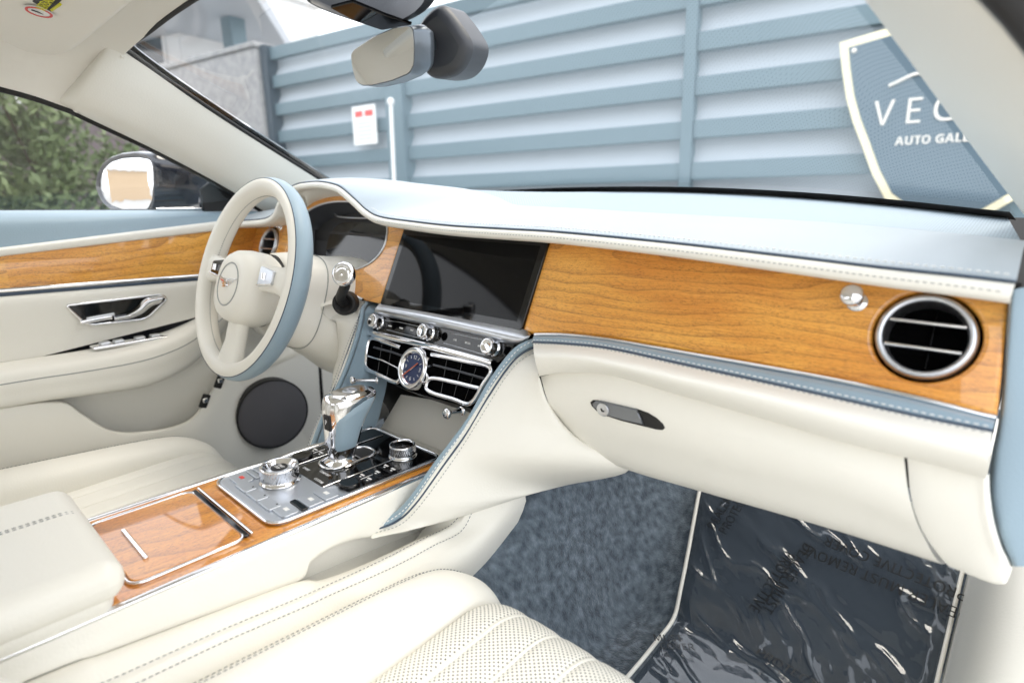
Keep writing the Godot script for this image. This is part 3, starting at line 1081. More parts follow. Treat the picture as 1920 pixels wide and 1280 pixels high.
	var zf := frame(Vector3(0.1044, 1.1733, 0.1), Vector3(1, 0, -0.3), Vector3(0.25, -0.1, 0.95))
	part("foot", plate(rounded(outline(V([0.0579, 1.1938, 0.1, 0.0813, 1.2131, 0.1, 0.1074, 1.2221, 0.1, 0.1311, 1.1954, 0.1, 0.1512, 1.1661, 0.1, 0.1397, 1.1439, 0.1, 0.1218, 1.1321, 0.1, 0.0994, 1.1302, 0.1, 0.0752, 1.1338, 0.1, 0.0648, 1.1527, 0.1]), zf), 0.012, 4), zf, 0.055, 0.014), M.housing, hs)


# ---------------------------------------------------------------- dashboard

const NW := Vector3(0, 0.342, 0.94)   # the fascia leans forward by 20 degrees


func fascia(off := 0.0) -> Transform3D:
	return frame(Vector3(0, 0.85, 0) + NW.normalized() * off, Vector3.RIGHT, NW)


func on_fascia(p: PackedVector3Array, off := 0.0) -> PackedVector2Array:
	return outline(p, fascia(off))


func knob_mesh(at: Vector3, axis: Vector3, r: float, h: float) -> ArrayMesh:
	return lathe([[r * 1.12, 0.0], [r * 1.12, h * 0.12], [r * 0.9, h * 0.18], [r * 0.9, h * 0.30], [r, h * 0.36, 0.0], [r, h * 0.6, 1.0], [r, h * 0.85, 0.0], [r * 0.95, h * 0.96], [r * 0.82, h], [r * 0.68, h * 0.97], [r * 0.62, h * 0.90], [0.0, h * 0.90]], at, axis, 72, 24, r * 0.06)


func air_vent(dash: Node3D, c: Vector3, n: Vector3) -> void:
	var f := frame(c, Vector3.RIGHT, n)
	var vent := part("air_vent", lathe([[0.0435, -0.03], [0.0435, -0.014], [0.0432, -0.006]], c, n, 48), M.void, dash)
	part("bezel", lathe([[0.0405, -0.016], [0.0408, -0.004], [0.0402, 0.002], [0.0385, 0.0052], [0.0362, 0.0060], [0.0342, 0.0048], [0.0330, 0.0020], [0.0325, -0.004], [0.0322, -0.026]], c, n, 64), M.satin, vent)
	part("back", lathe([[0.0440, -0.026], [0.0, -0.026]], c, n, 40), M.void, vent)
	for y in [0.0125, -0.0115]:
		var w := sqrt(0.0324 * 0.0324 - y * y)
		var blade := tube(PackedVector3Array([f * Vector3(-w, y, -0.001), f * Vector3(w, y, -0.001)]), 0.006, 12, false, f.basis.y, 0.0025)
		part("slat", blade, M.chrome, vent)
	for x in [0.004]:
		part("fin", tube(PackedVector3Array([f * Vector3(x, -0.028, -0.021), f * Vector3(x, 0.028, -0.021)]), 0.0007, 6, false, f.basis.z, 0.004), M.black_gloss, vent)


func organ_stop(dash: Node3D, at: Vector3, n: Vector3, long: float, r: float) -> void:
	var s := part("vent_pull", lathe([[r * 1.0, 0.0], [r * 1.0, 0.0015], [r * 0.75, 0.003], [r * 0.4, 0.0035], [r * 0.36, long - 0.008], [r * 0.5, long - 0.006], [r * 0.85, long - 0.003], [r * 1.02, long], [r * 0.98, long + 0.0025], [r * 0.7, long + 0.0045], [0.0, long + 0.005]], at, n, 28), M.chrome, dash)
	part("rim", lathe([[r * 1.02, long - 0.0005], [r * 1.09, long + 0.0006], [r * 1.02, long + 0.0018]], at, n, 28), M.chrome, s)


func build_dashboard() -> void:
	var dash := thing("dashboard", "pale blue and cream leather dashboard with honey wood fascia and dark centre screen", "dashboard", Vector3(0, 0.55, -0.1))
	# the front edge of the padded top, from the driver's door over the instrument hood to the passenger end
	var S := V([-0.745, 0.915, 0.05, -0.6774, 0.9193, 0.04, -0.5965, 0.9259, 0.025, -0.568, 0.9395, 0.015, -0.5536, 0.9619, 0.01, -0.5244, 0.9874, 0.005, -0.4753, 1.0005, 0.005, -0.4258, 1.0043, 0.005, -0.3792, 1.0047, 0.005, -0.3336, 1, 0.005, -0.3018, 0.9925, 0.005, -0.2517, 0.9705, 0.008, -0.2091, 0.9513, 0.012, -0.1555, 0.9402, 0.02, -0.0456, 0.9354, 0.034, 0.0568, 0.9321, 0.04, 0.1688, 0.9315, 0.04, 0.2642, 0.931, 0.04, 0.418, 0.9259, 0.04, 0.537, 0.9199, 0.04, 0.6318, 0.9146, 0.04, 0.691, 0.9122, 0.04, 0.7278, 0.9102, 0.04])
	var R := V([-0.745, 0.955, -0.14, -0.68, 0.965, -0.14, -0.63, 0.98, -0.14, -0.58, 0.995, -0.14, -0.54, 1.006, -0.14, -0.5, 1.012, -0.14, -0.455, 1.015, -0.14, -0.405, 1.014, -0.14, -0.36, 1.012, -0.14, -0.31, 1.009, -0.14, -0.2543, 1.0037, -0.14, -0.163, 0.9964, -0.14, -0.0945, 0.9889, -0.14, -0.031, 0.9762, -0.14, 0.0155, 0.9633, -0.14, 0.0897, 0.9605, -0.14, 0.1787, 0.9583, -0.14, 0.2766, 0.955, -0.14, 0.4012, 0.9516, -0.14, 0.5051, 0.9488, -0.14, 0.5933, 0.9445, -0.14, 0.6691, 0.9392, -0.14, 0.7247, 0.9346, -0.14])
	var k := S.size()
	var Q := PackedVector3Array()
	var Rb := PackedVector3Array()
	var Wc := PackedVector3Array()
	var nn := PackedVector3Array()
	var tg := frames(S)
	for i in k:
		Q.append(S[i].lerp(R[i], 0.5) + Vector3(0, 0.006, 0))
		Rb.append(R[i] + Vector3(0, -0.007, -0.004))
		var x := clampf(R[i].x * 0.965, -0.71, 0.71)
		Wc.append(Vector3(x, 0.989 - 0.037 * x * x / 0.5, -0.515 + 0.21 * x * x / 0.5))
		nn.append(Vector3(tg[i].y, -tg[i].x, 0).normalized())
	var roll := PackedVector3Array()
	for i in k:
		roll.append(S[i] - nn[i] * 0.005 + Vector3(0, 0, -0.010))
	var pad := part("top_pad", surf([S, roll, Q, R, Rb], 6, 5), M.pad, dash, "blue leather dash top paled by a painted sky wash, rising into a hood over the instruments")
	part("demister_panel", flat_uv(surf([Rb, Wc], 6, 4), Vector3.ZERO, Vector3(1, 0, 0), Vector3(0, 0, 1)), M.mesh_blue, dash, "perforated pale blue panel below the windscreen")
	var lip := []
	for q in [[0.0, 0.0], [0.0022, 0.0065], [0.009, 0.0095], [0.016, 0.0085], [0.0205, 0.002], [0.0225, -0.012], [0.024, -0.10]]:
		var row := PackedVector3Array()
		for i in k:
			var th := 0.68 + 0.10 * smoothstep(0.3, 0.74, S[i].x)
			var b: Vector3 = S[i] + nn[i] * q[0] * th
			row.append(Vector3(b.x, b.y, S[i].z + q[1]))
		lip.append(row)
	# under the hood the roll runs forward to the instrument surround
	var soff: PackedVector3Array = lip[6].duplicate()
	for i in soff.size():
		soff[i].z = minf(soff[i].z, -0.05)
	var hood := V([-0.531, 0.9475, -0.045, -0.4983, 0.9621, -0.045, -0.4474, 0.9728, -0.045, -0.3938, 0.9763, -0.045, -0.35, 0.9699, -0.045, -0.3111, 0.9531, -0.045, -0.2807, 0.9388, -0.045, -0.2405, 0.9232, -0.045])
	for i in hood.size():
		soff[6 + i] = hood[i]
	lip[6] = soff
	part("padded_lip", surf(lip, 6, 3), M.cream, dash, "cream leather roll along the front edge of the dash top")
	part("piping", tube(cr(moved(S, Vector3(0, 0.0012, 0.0025)), 6), 0.0014, 6), M.navy_piping, pad)
	part("stitching", stitch_mesh(cr(moved(roll.slice(12), Vector3(0, 0.0008, 0.004)), 6), Vector3.UP), M.white_thread, pad)
	part("stitching", stitch_mesh(cr(moved(lip[2].slice(13), Vector3(0, 0, 0.0010)), 6), Vector3.BACK, 0.0055, 0.00045, 0.0036), M.grey_thread, pad)

	# wood fascia in front of the passenger
	var vent_c := Vector3(0.6701, 0.8495, 0.0002)
	var panel2 := on_fascia(V([0.1939, 0.9238, -0.0268, 0.3842, 0.9187, -0.025, 0.5448, 0.911, -0.0222, 0.6439, 0.9063, -0.0205, 0.7235, 0.9015, -0.0187, 0.7336, 0.7932, 0.0207, 0.6436, 0.7964, 0.0195, 0.5315, 0.7979, 0.019, 0.4421, 0.7975, 0.0191, 0.3351, 0.7964, 0.0195, 0.2627, 0.7924, 0.0209, 0.2104, 0.7832, 0.0243, 0.1853, 0.781, 0.0251]))
	var c2 := on_fascia(PackedVector3Array([vent_c]))[0]
	var fw := fascia()
	var wood := plate(panel2, fw, 0.02, 0.004, oval(c2, 0.0432, 0.0432, 56))
	part("wood_panel", flat_uv(wood, Vector3(0.18, 0.93, 0), Vector3.RIGHT, fw.basis.y * -1.0), M.wood, dash, "honey brown wood fascia panel with cathedral grain")
	air_vent(dash, vent_c, NW.normalized())
	organ_stop(dash, Vector3(0.6081, 0.874, -0.0087), NW.normalized(), 0.030, 0.0100)
	# instrument surround and the panel by the driver's door
	var ring_c := Vector2(-0.372, 0.049)
	var hole := oval(ring_c, 0.176, 0.0745, 72, 2.3)
	var sur := PackedVector2Array([Vector2(-0.565, -0.068), Vector2(-0.168, -0.073), Vector2(-0.150, 0.078), Vector2(-0.185, 0.088), Vector2(-0.215, 0.104), Vector2(-0.25, 0.124), Vector2(-0.30, 0.137), Vector2(-0.37, 0.142), Vector2(-0.44, 0.139), Vector2(-0.50, 0.125), Vector2(-0.54, 0.1), Vector2(-0.565, 0.078)])
	part("wood_surround", flat_uv(plate(sur, fw, 0.012, 0.002, hole), Vector3(-0.6, 0.98, 0), Vector3.RIGHT, fw.basis.y * -1.0), M.wood, dash, "wood surround of the instrument binnacle")
	var back := []
	for q in [[0.0, 0.0], [-0.02, 0.004], [-0.05, 0.012]]:
		var row := PackedVector3Array()
		for p in oval(ring_c, 0.1745 - q[1], 0.073 - q[1], 72, 2.3):
			row.append(fw * Vector3(p.x, p.y, q[0] + 0.001))
		back.append(row)
	var cl := part("instrument_binnacle", grid(back, true), M.housing, dash, "dark instrument display in a silver-edged hood")
	var edge := PackedVector3Array()
	for p in oval(ring_c, 0.1755, 0.0740, 72, 2.3):
		edge.append(fw * Vector3(p.x, p.y, 0.0005))
	part("bezel", tube(edge, 0.0022, 8, true), M.satin, cl)
	part("backing", plate(oval(ring_c, 0.172, 0.072, 64, 2.3), fascia(-0.046), 0.004, 0.0), mat(Color(0.13, 0.13, 0.135), 0.6), cl)
	part("display", plate(oval(ring_c + Vector2(0.02, -0.008), 0.118, 0.052, 64, 3.2), fascia(-0.041), 0.004, 0.001), M.black_gloss, cl)
	part("sensor_bar", tube(cr(V([-0.4652, 0.9459, -0.0721, -0.4414, 0.9324, -0.0672, -0.3265, 0.9319, -0.067, -0.3118, 0.9376, -0.0691]), 3), 0.0018, 8), M.satin, cl)
	var lc := Vector2(-0.655, 0.014)
	var left_panel := PackedVector2Array([Vector2(-0.742, -0.066), Vector2(-0.567, -0.068), Vector2(-0.567, 0.080), Vector2(-0.742, 0.070)])
	part("wood_panel", flat_uv(plate(left_panel, fw, 0.015, 0.003, oval(lc, 0.0432, 0.0432, 56)), Vector3(-0.6, 0.98, 0), Vector3.RIGHT, fw.basis.y * -1.0), M.wood, dash, "small wood fascia panel beside the driver's door")
	air_vent(dash, fw * Vector3(lc.x, lc.y, 0), NW.normalized())
	organ_stop(dash, fw * Vector3(-0.62, 0.058, 0.0), NW.normalized(), 0.026, 0.0088)

	# centre screen
	var scr := on_fascia(V([-0.1449, 0.9193, -0.0209, 0.1993, 0.9173, -0.0202, 0.1867, 0.7849, 0.0279, -0.1612, 0.782, 0.029]))
	var screen := part("centre_screen", plate(rounded(scr, 0.003, 3), fascia(0.005), 0.012, 0.0012), M.black_gloss, dash, "large dark centre display with a black glass border")
	part("display_area", plate(inset(scr, 0.0125), fascia(0.0054), 0.001, 0.0), M.display, screen)
	var bar := [V([-0.1661, 0.7822, 0.0278, -0.0303, 0.7857, 0.0266, 0.099, 0.7873, 0.026, 0.1849, 0.7875, 0.0259, 0.2063, 0.7823, 0.0278]), V([-0.1607, 0.7755, 0.0404, -0.0153, 0.7785, 0.0393, 0.1125, 0.7778, 0.0396, 0.1901, 0.777, 0.0399, 0.2125, 0.7834, 0.0375]), V([-0.1671, 0.7646, 0.0401, -0.0161, 0.7673, 0.0391, 0.1119, 0.7675, 0.0391, 0.1813, 0.7666, 0.0394, 0.2077, 0.7775, 0.0354]), V([-0.1912, 0.7549, 0.024, -0.0362, 0.758, 0.0228, 0.0952, 0.7585, 0.0227, 0.1644, 0.7574, 0.0231, 0.1919, 0.768, 0.0192])]
	part("silver_trim", surf(bar, 5, 4), M.satin, dash, "satin silver bar below the centre screen")
	var hv := part("control_strip", plate(on_fascia(V([-0.1778, 0.7623, 0.034, -0.0239, 0.7661, 0.0327, 0.1054, 0.7662, 0.0326, 0.1815, 0.7662, 0.0326, 0.1714, 0.7485, 0.0391, 0.1558, 0.7334, 0.0446, 0.1402, 0.7329, 0.0447, -0.0114, 0.7338, 0.0444, -0.1668, 0.7329, 0.0447])), fascia(0.002), 0.02, 0.001), M.black_gloss, dash, "gloss black control strip with three knurled knobs")
	for p in V([-0.1539, 0.75, 0.0385, -0.0115, 0.7521, 0.0378, 0.1402, 0.7526, 0.0376]):
		var kb := part("knob", knob_mesh(p, NW, 0.0125, 0.019), M.chrome, hv)
		kb.set_meta("label", "knurled chrome rotary knob with black centre")
	for p in V([-0.1307, 0.7559, 0.0547, 0.0081, 0.7579, 0.0539, 0.1558, 0.7584, 0.0538]):
		part("knob_cap", lathe([[0.0076, 0.0], [0.0074, 0.0008], [0.0, 0.0010]], p, NW, 24), M.black_gloss, hv)
	for q in [["NAV", Vector3(-0.0572, 0.7499, 0.0392)], ["CAR", Vector3(0.0537, 0.751, 0.0388)], ["MEDIA", Vector3(0.0838, 0.7508, 0.0389)]]:
		part("lettering", words(q[0], 0.0032, frame(q[1], Vector3.RIGHT, NW)), M.white_print, hv)
	for p in V([-0.1196, 0.7483, 0.0398, -0.0871, 0.7492, 0.0394, 0.1116, 0.7504, 0.039]):
		part("key_mark", rbox(p, Vector3(0.0050, 0.0012, 0.0003), 0.0002, fw.basis, 1), M.white_print, hv)
	for q in [V([0.0403, 0.7599, 0.0358, 0.0818, 0.7603, 0.0356, 0.1177, 0.7602, 0.0357]), V([0.0299, 0.7422, 0.0422, 0.079, 0.741, 0.0426, 0.1259, 0.74, 0.043]), V([-0.1372, 0.7562, 0.0371, -0.0937, 0.7584, 0.0363, -0.0413, 0.7585, 0.0363]), V([-0.1259, 0.7409, 0.0427, -0.0712, 0.7406, 0.0428, -0.03, 0.7406, 0.0428])]:
		part("trim_line", tube(q, 0.0006, 6), M.satin, hv)

	# centre vents with the clock
	var cv := part("centre_vent", plate(rounded(on_fascia(V([-0.1849, 0.724, 0.0458, -0.0117, 0.7281, 0.0444, 0.1431, 0.7283, 0.0443, 0.1349, 0.696, 0.056, 0.1148, 0.6599, 0.0691, 0.0095, 0.6558, 0.0707, -0.0589, 0.6564, 0.0704, -0.1403, 0.6606, 0.0689, -0.1677, 0.665, 0.0673])), 0.004, 3), fascia(0.0), 0.03, 0.002), M.void, dash, "pair of dark centre vents in a bright chrome frame")
	part("top_rail", sweep(cr(V([-0.1773, 0.7288, 0.0484, -0.0081, 0.732, 0.0472, 0.1473, 0.7315, 0.0474]), 6), NW, PackedVector2Array([Vector2(-0.0055, 0), Vector2(-0.005, 0.003), Vector2(-0.002, 0.0045), Vector2(0.002, 0.0045), Vector2(0.005, 0.003), Vector2(0.0055, 0)])), M.chrome, cv)
	part("frame", tube(cr(V([-0.0736, 0.7176, 0.0514, -0.1134, 0.7194, 0.0507, -0.1615, 0.7204, 0.0503, -0.1696, 0.7076, 0.055, -0.1666, 0.685, 0.0632, -0.1557, 0.6679, 0.0695, -0.114, 0.6636, 0.071, -0.0657, 0.6612, 0.0719, -0.0551, 0.6722, 0.0679, -0.0662, 0.6845, 0.0634]), 5), 0.0042, 10), M.chrome, cv, "chrome frame of the vent by the wheel")
	part("frame", tube(cr(V([0.0087, 0.7208, 0.0502, 0.0856, 0.7234, 0.0493, 0.1444, 0.7237, 0.0491, 0.1366, 0.6971, 0.0588, 0.1205, 0.6668, 0.0699, 0.0822, 0.6648, 0.0706, 0.0251, 0.6641, 0.0708, 0.0139, 0.672, 0.0679, 0.0238, 0.6851, 0.0632, 0.0732, 0.6891, 0.0617, 0.1317, 0.6913, 0.0609]), 5), 0.0038, 10), M.chrome, cv, "chrome frame of the vent by the glovebox")
	part("slat", tube(V([-0.1601, 0.6892, 0.0627, -0.1135, 0.6889, 0.0629, -0.0678, 0.6844, 0.0645]), 0.0016, 8), M.chrome, cv)
	part("slat", tube(V([-0.1516, 0.7055, 0.0547, -0.0967, 0.7062, 0.0544, -0.0501, 0.7043, 0.0551]), 0.0022, 8), M.housing, cv)
	part("slat", tube(V([0.0176, 0.705, 0.0549, 0.0783, 0.7063, 0.0544, 0.1404, 0.7062, 0.0544]), 0.0022, 8), M.housing, cv)
	for q in [V([-0.131, 0.7193, 0.0497, -0.1235, 0.6671, 0.0687]), V([-0.1021, 0.7192, 0.0497, -0.0953, 0.6651, 0.0694]), V([0.0457, 0.7185, 0.05, 0.0508, 0.6635, 0.07]), V([0.0814, 0.7183, 0.05, 0.081, 0.665, 0.0694]), V([0.1142, 0.7179, 0.0502, 0.1057, 0.6648, 0.0695])]:
		part("fin", tube(q, 0.0008, 6), M.black_gloss, cv)
	var ck := Vector3(-0.0198, 0.6929, 0.0635)
	var clock := part("clock", lathe([[0.0365, -0.008], [0.0365, 0.006], [0.0352, 0.0095], [0.0320, 0.0112], [0.0282, 0.0098], [0.0262, 0.0068], [0.0250, 0.0055]], ck, NW, 48), M.chrome, dash, "round chrome-ringed clock with a dark blue dial and copper hand")
	part("dial", lathe([[0.0255, 0.006], [0.0, 0.006]], ck, NW, 40), M.dial, clock)
	var cf := frame(ck + NW * 0.0066, Vector3.RIGHT, NW)
	for h in 12:
		var a := TAU * h / 12.0
		if h % 3 == 0:
			part("numeral", words(["12", "3", "6", "9"][h / 3], 0.0062, cf * Transform3D(Basis.IDENTITY, Vector3(sin(a) * 0.0185, cos(a) * 0.0185, 0))), M.white_print, clock)
		else:
			part("hour_mark", tube(PackedVector3Array([cf * Vector3(sin(a) * 0.0175, cos(a) * 0.0175, 0), cf * Vector3(sin(a) * 0.0222, cos(a) * 0.0222, 0)]), 0.0005, 6), M.white_print, clock)
	part("hour_hand", tube(PackedVector3Array([cf * Vector3(0.011, 0.0105, 0.0012), cf * Vector3(-0.004, -0.004, 0.0012)]), 0.0011, 6), M.white_print, clock)
	part("minute_hand", tube(PackedVector3Array([cf * Vector3(-0.019, -0.0165, 0.0018), cf * Vector3(0.012, 0.0105, 0.0018)]), 0.0011, 6), M.copper, clock)

	# storage bin below the vents
	var under := [V([-0.17, 0.6598, 0.0649, -0.0631, 0.6529, 0.0675, 0.0057, 0.6523, 0.0677, 0.1116, 0.6566, 0.0661]), V([-0.15, 0.64, 0.02, -0.06, 0.63, 0.02, 0.02, 0.63, 0.02, 0.13, 0.63, 0.02]), V([-0.15, 0.645, -0.12, -0.06, 0.64, -0.12, 0.02, 0.64, -0.12, 0.13, 0.64, -0.12])]
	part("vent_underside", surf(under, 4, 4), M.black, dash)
	organ_stop(dash, Vector3(-0.1284, 0.6498, 0.0686), Vector3(-0.30, 0.15, 0.94).normalized(), 0.045, 0.008)
	organ_stop(dash, Vector3(0.0959, 0.647, 0.0653), Vector3(-0.05, 0.1, 0.99).normalized(), 0.030, 0.0085)
	part("bin_back", surf([V([-0.15, 0.60, 0.0, 0.0, 0.615, -0.01, 0.19, 0.64, 0.0]), V([-0.15, 0.545, 0.05, 0.0, 0.545, 0.04, 0.19, 0.545, 0.05])], 6, 4), M.cream, dash)
	part("bin_floor", surf([V([-0.15, 0.5455, 0.05, 0.0, 0.5455, 0.04, 0.19, 0.5455, 0.05]), V([-0.13, 0.555, 0.14, 0.0, 0.555, 0.14, 0.17, 0.555, 0.14])], 6, 4), M.cream, dash)
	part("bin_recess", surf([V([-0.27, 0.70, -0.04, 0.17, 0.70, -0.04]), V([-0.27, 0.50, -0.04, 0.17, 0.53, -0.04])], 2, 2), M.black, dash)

	# padded edges that run down from the fascia to the console
	var band := V([0.25, 0.776, 0.0009, 0.222, 0.7751, 0.0175, 0.205, 0.7674, 0.0392, 0.19, 0.7499, 0.0536, 0.175, 0.7108, 0.0806, 0.165, 0.6604, 0.1148, 0.15, 0.6062, 0.1643, 0.135, 0.5576, 0.2023, 0.12, 0.5354, 0.2246, 0.11, 0.5304, 0.2579])
	var A := V([0.25, 0.7648, 0.0005, 0.222, 0.7609, 0.0269, 0.203, 0.7476, 0.0495, 0.193, 0.7253, 0.0704, 0.184, 0.6881, 0.0977, 0.172, 0.6383, 0.1324, 0.163, 0.6039, 0.1598, 0.148, 0.5569, 0.1986, 0.13, 0.5301, 0.2204, 0.115, 0.5265, 0.2572])
	var B := V([0.3101, 0.7636, 0.08, 0.2598, 0.7446, 0.07, 0.2558, 0.7329, 0.066, 0.2661, 0.6962, 0.058, 0.2954, 0.6531, 0.04, 0.3573, 0.6091, 0, 0.25, 0.5444, -0.006, 0.22, 0.5391, 0.0535, 0.165, 0.5216, 0.1497, 0.122, 0.5248, 0.2579])
	var mid := PackedVector3Array()
	for i in A.size():
		mid.append(A[i].lerp(B[i], 0.5) + Vector3(0.008, 0.0, 0.006))
	var tuck := moved(B, Vector3(-0.02, -0.004, -0.02))
	for s in [1, -1]:
		var a := A if s > 0 else mirrored(A)
		var m := mid if s > 0 else mirrored(mid)
		var b := B if s > 0 else mirrored(B)
		var d := band if s > 0 else mirrored(band)
		var tk := tuck if s > 0 else mirrored(tuck)
		var w := part("knee_panel", surf([d, a, m, b, tk], 6, 5), M.cream, dash, "cream leather panel sweeping down beside the console" if s > 0 else "cream leather panel on the driver's side of the console")
		part("edge_band", tube(cr(d, 6), 0.0062, 10, false, Vector3(s * 0.75, 0.6, 0.2).normalized(), 0.0042), M.blue, w)
		part("stitching", stitch_mesh(cr(moved(d, Vector3(s * 0.0052, 0.0040, 0.0035)), 6), Vector3(s * 0.7, 0.6, 0.4)), M.white_thread, w)
		part("stitching", stitch_mesh(cr(moved(a, Vector3(s * 0.0045, 0.0010, 0.002)), 6), Vector3(s * 0.8, 0.3, 0.5), 0.0055, 0.0005, 0.0035), M.grey_thread, w)
		var pip := PackedVector3Array()
		for i in d.size():
			pip.append(d[i].lerp(a[i], 0.55) + Vector3(s * 0.0022, 0.0012, 0.0012))
		part("piping", tube(cr(pip, 6), 0.0014, 6), M.navy_piping, w)
		# inner wall of the same edge, towards the bin
		var inner := V([s * 0.24, 0.78, -0.05, s * 0.215, 0.775, -0.02, s * 0.19, 0.765, 0.0, s * 0.178, 0.73, 0.01, s * 0.165, 0.69, 0.02, s * 0.15, 0.64, 0.03, s * 0.14, 0.60, 0.05, s * 0.128, 0.56, 0.08, s * 0.115, 0.54, 0.14, s * 0.105, 0.53, 0.22])
		part("inner_wall", surf([moved(d, Vector3(-s * 0.004, -0.002, -0.003)), inner], 6, 4), M.blue, w)

	# lower dash: chrome line, blue band, cream roll; the driver's side mirrors the passenger's
	var chrome_line := V([0.2154, 0.7842, 0.0303, 0.2679, 0.7914, 0.0277, 0.3394, 0.7961, 0.026, 0.4453, 0.7974, 0.0255, 0.5342, 0.7985, 0.0251, 0.6096, 0.7985, 0.0251, 0.6746, 0.7962, 0.026, 0.7334, 0.7921, 0.0274])
	var blue_top := V([0.2153, 0.7818, 0.0301, 0.2678, 0.7891, 0.0275, 0.3393, 0.7939, 0.0257, 0.4454, 0.7948, 0.0254, 0.5345, 0.7956, 0.0251, 0.6099, 0.7957, 0.0251, 0.675, 0.7936, 0.0258, 0.7338, 0.7897, 0.0273])
	var blue_low := V([0.2333, 0.7799, 0.055, 0.2887, 0.7871, 0.055, 0.3584, 0.7928, 0.055, 0.4602, 0.7915, 0.055, 0.5457, 0.7905, 0.055, 0.618, 0.7891, 0.055, 0.6801, 0.7879, 0.055, 0.7333, 0.7882, 0.055])
	var roll_mid := V([0.2632, 0.7721, 0.088, 0.3139, 0.7822, 0.088, 0.3801, 0.7866, 0.088, 0.4768, 0.7862, 0.088, 0.558, 0.7855, 0.088, 0.6268, 0.7839, 0.088, 0.6857, 0.7825, 0.088, 0.7351, 0.7816, 0.088])
	var roll_low := V([0.2627, 0.7462, 0.078, 0.307, 0.7604, 0.078, 0.3744, 0.7714, 0.078, 0.4734, 0.7672, 0.078, 0.5566, 0.7639, 0.078, 0.6273, 0.76, 0.078, 0.6875, 0.7596, 0.078, 0.736, 0.7589, 0.078])
	var roll_in := V([0.2416, 0.7317, 0.05, 0.2862, 0.7463, 0.05, 0.3569, 0.7581, 0.05, 0.4607, 0.754, 0.05, 0.548, 0.7508, 0.05, 0.622, 0.7469, 0.05, 0.6852, 0.7467, 0.05, 0.7353, 0.7459, 0.05])
	var g0 := V([0.2452, 0.7321, 0.052, 0.2877, 0.7478, 0.052, 0.3581, 0.7595, 0.052, 0.4616, 0.7554, 0.052, 0.5486, 0.7521, 0.052, 0.6224, 0.7482, 0.052, 0.676, 0.7471, 0.052])
	var g1 := V([0.2618, 0.7097, 0.06, 0.3036, 0.7173, 0.06, 0.3699, 0.7225, 0.06, 0.4682, 0.7209, 0.06, 0.5545, 0.7219, 0.06, 0.6277, 0.7206, 0.06, 0.686, 0.7137, 0.06])
	var g2 := V([0.2657, 0.6807, 0.045, 0.3075, 0.6721, 0.045, 0.3669, 0.6723, 0.045, 0.4646, 0.6748, 0.045, 0.5536, 0.6792, 0.045, 0.629, 0.6807, 0.045, 0.6992, 0.6743, 0.045])
	var g3 := V([0.2696, 0.6314, 0, 0.3053, 0.6169, 0, 0.3615, 0.6097, 0, 0.4567, 0.6147, 0, 0.5491, 0.6204, 0, 0.6301, 0.6251, 0, 0.7183, 0.6283, 0])
	var g4 := moved(g3, Vector3(0.0, 0.002, -0.12))
	for s in [1, -1]:
		var f := func(p: PackedVector3Array) -> PackedVector3Array: return p if s > 0 else mirrored(p)
		var low := part("lower_roll", surf([f.call(blue_low), f.call(roll_mid), f.call(roll_low), f.call(roll_in), f.call(moved(roll_in, Vector3(0, 0.002, -0.05)))], 6, 6), M.cream, dash, "cream leather roll above the glovebox" if s > 0 else "cream leather roll below the wheel")
		part("chrome_line", tube(cr(f.call(chrome_line), 6), 0.0028, 8), M.chrome, low)
		var bm := PackedVector3Array()
		for i in blue_top.size():
			bm.append(blue_top[i].lerp(blue_low[i], 0.5) + Vector3(0, 0.004, 0.002))
		part("blue_band", surf([f.call(blue_top), f.call(bm), f.call(blue_low)], 6, 4), M.blue, low)
		part("piping", tube(cr(f.call(blue_low), 6), 0.0020, 6), M.navy_piping, low)
		if s > 0:
			var st := PackedVector3Array()
			for i in blue_low.size():
				st.append(bm[i].lerp(blue_low[i], 0.72) + Vector3(0, 0.0018, 0.0012))
			part("stitching", stitch_mesh(cr(st, 6), Vector3(0, 0.8, 0.6)), M.white_thread, low)
			var st2 := PackedVector3Array()
			for i in blue_low.size():
				st2.append(blue_low[i].lerp(roll_mid[i], 0.30) + Vector3(0, 0.0045, 0.0048))
			part("stitching", stitch_mesh(cr(st2, 6), Vector3(0, 0.6, 0.8), 0.0055, 0.0005, 0.0036), M.grey_thread, low)
		part("glovebox_door" if s > 0 else "knee_bolster", surf([f.call(g0), f.call(g1), f.call(g2), f.call(g3), f.call(g4)], 6, 6), M.cream, dash, "cream glovebox door with a recessed metal latch" if s > 0 else "cream knee bolster below the wheel")
	# latch of the glovebox
	var door_n := Vector3(0, -0.10, 1.0).normalized()
	var lf := frame(Vector3(0.3823, 0.7144, 0.0605), Vector3.RIGHT, door_n)
	var latch := part("latch_recess", plate(outline(V([0.3356, 0.7185, 0.0605, 0.3396, 0.7224, 0.0605, 0.3461, 0.7239, 0.0605, 0.3763, 0.7256, 0.0605, 0.405, 0.7265, 0.0605, 0.4195, 0.7254, 0.0605, 0.4311, 0.7217, 0.0605, 0.4392, 0.7164, 0.0605, 0.4416, 0.7117, 0.0605, 0.4391, 0.7083, 0.0605, 0.4308, 0.7067, 0.0605, 0.4136, 0.706, 0.0605, 0.3829, 0.7047, 0.0605, 0.3592, 0.7055, 0.0605, 0.3452, 0.7085, 0.0605, 0.3375, 0.7138, 0.0605]), lf), lf, 0.02, 0.0008), M.black, dash)
	var lf2 := frame(Vector3(0.3761, 0.7149, 0.063), Vector3.RIGHT, door_n)
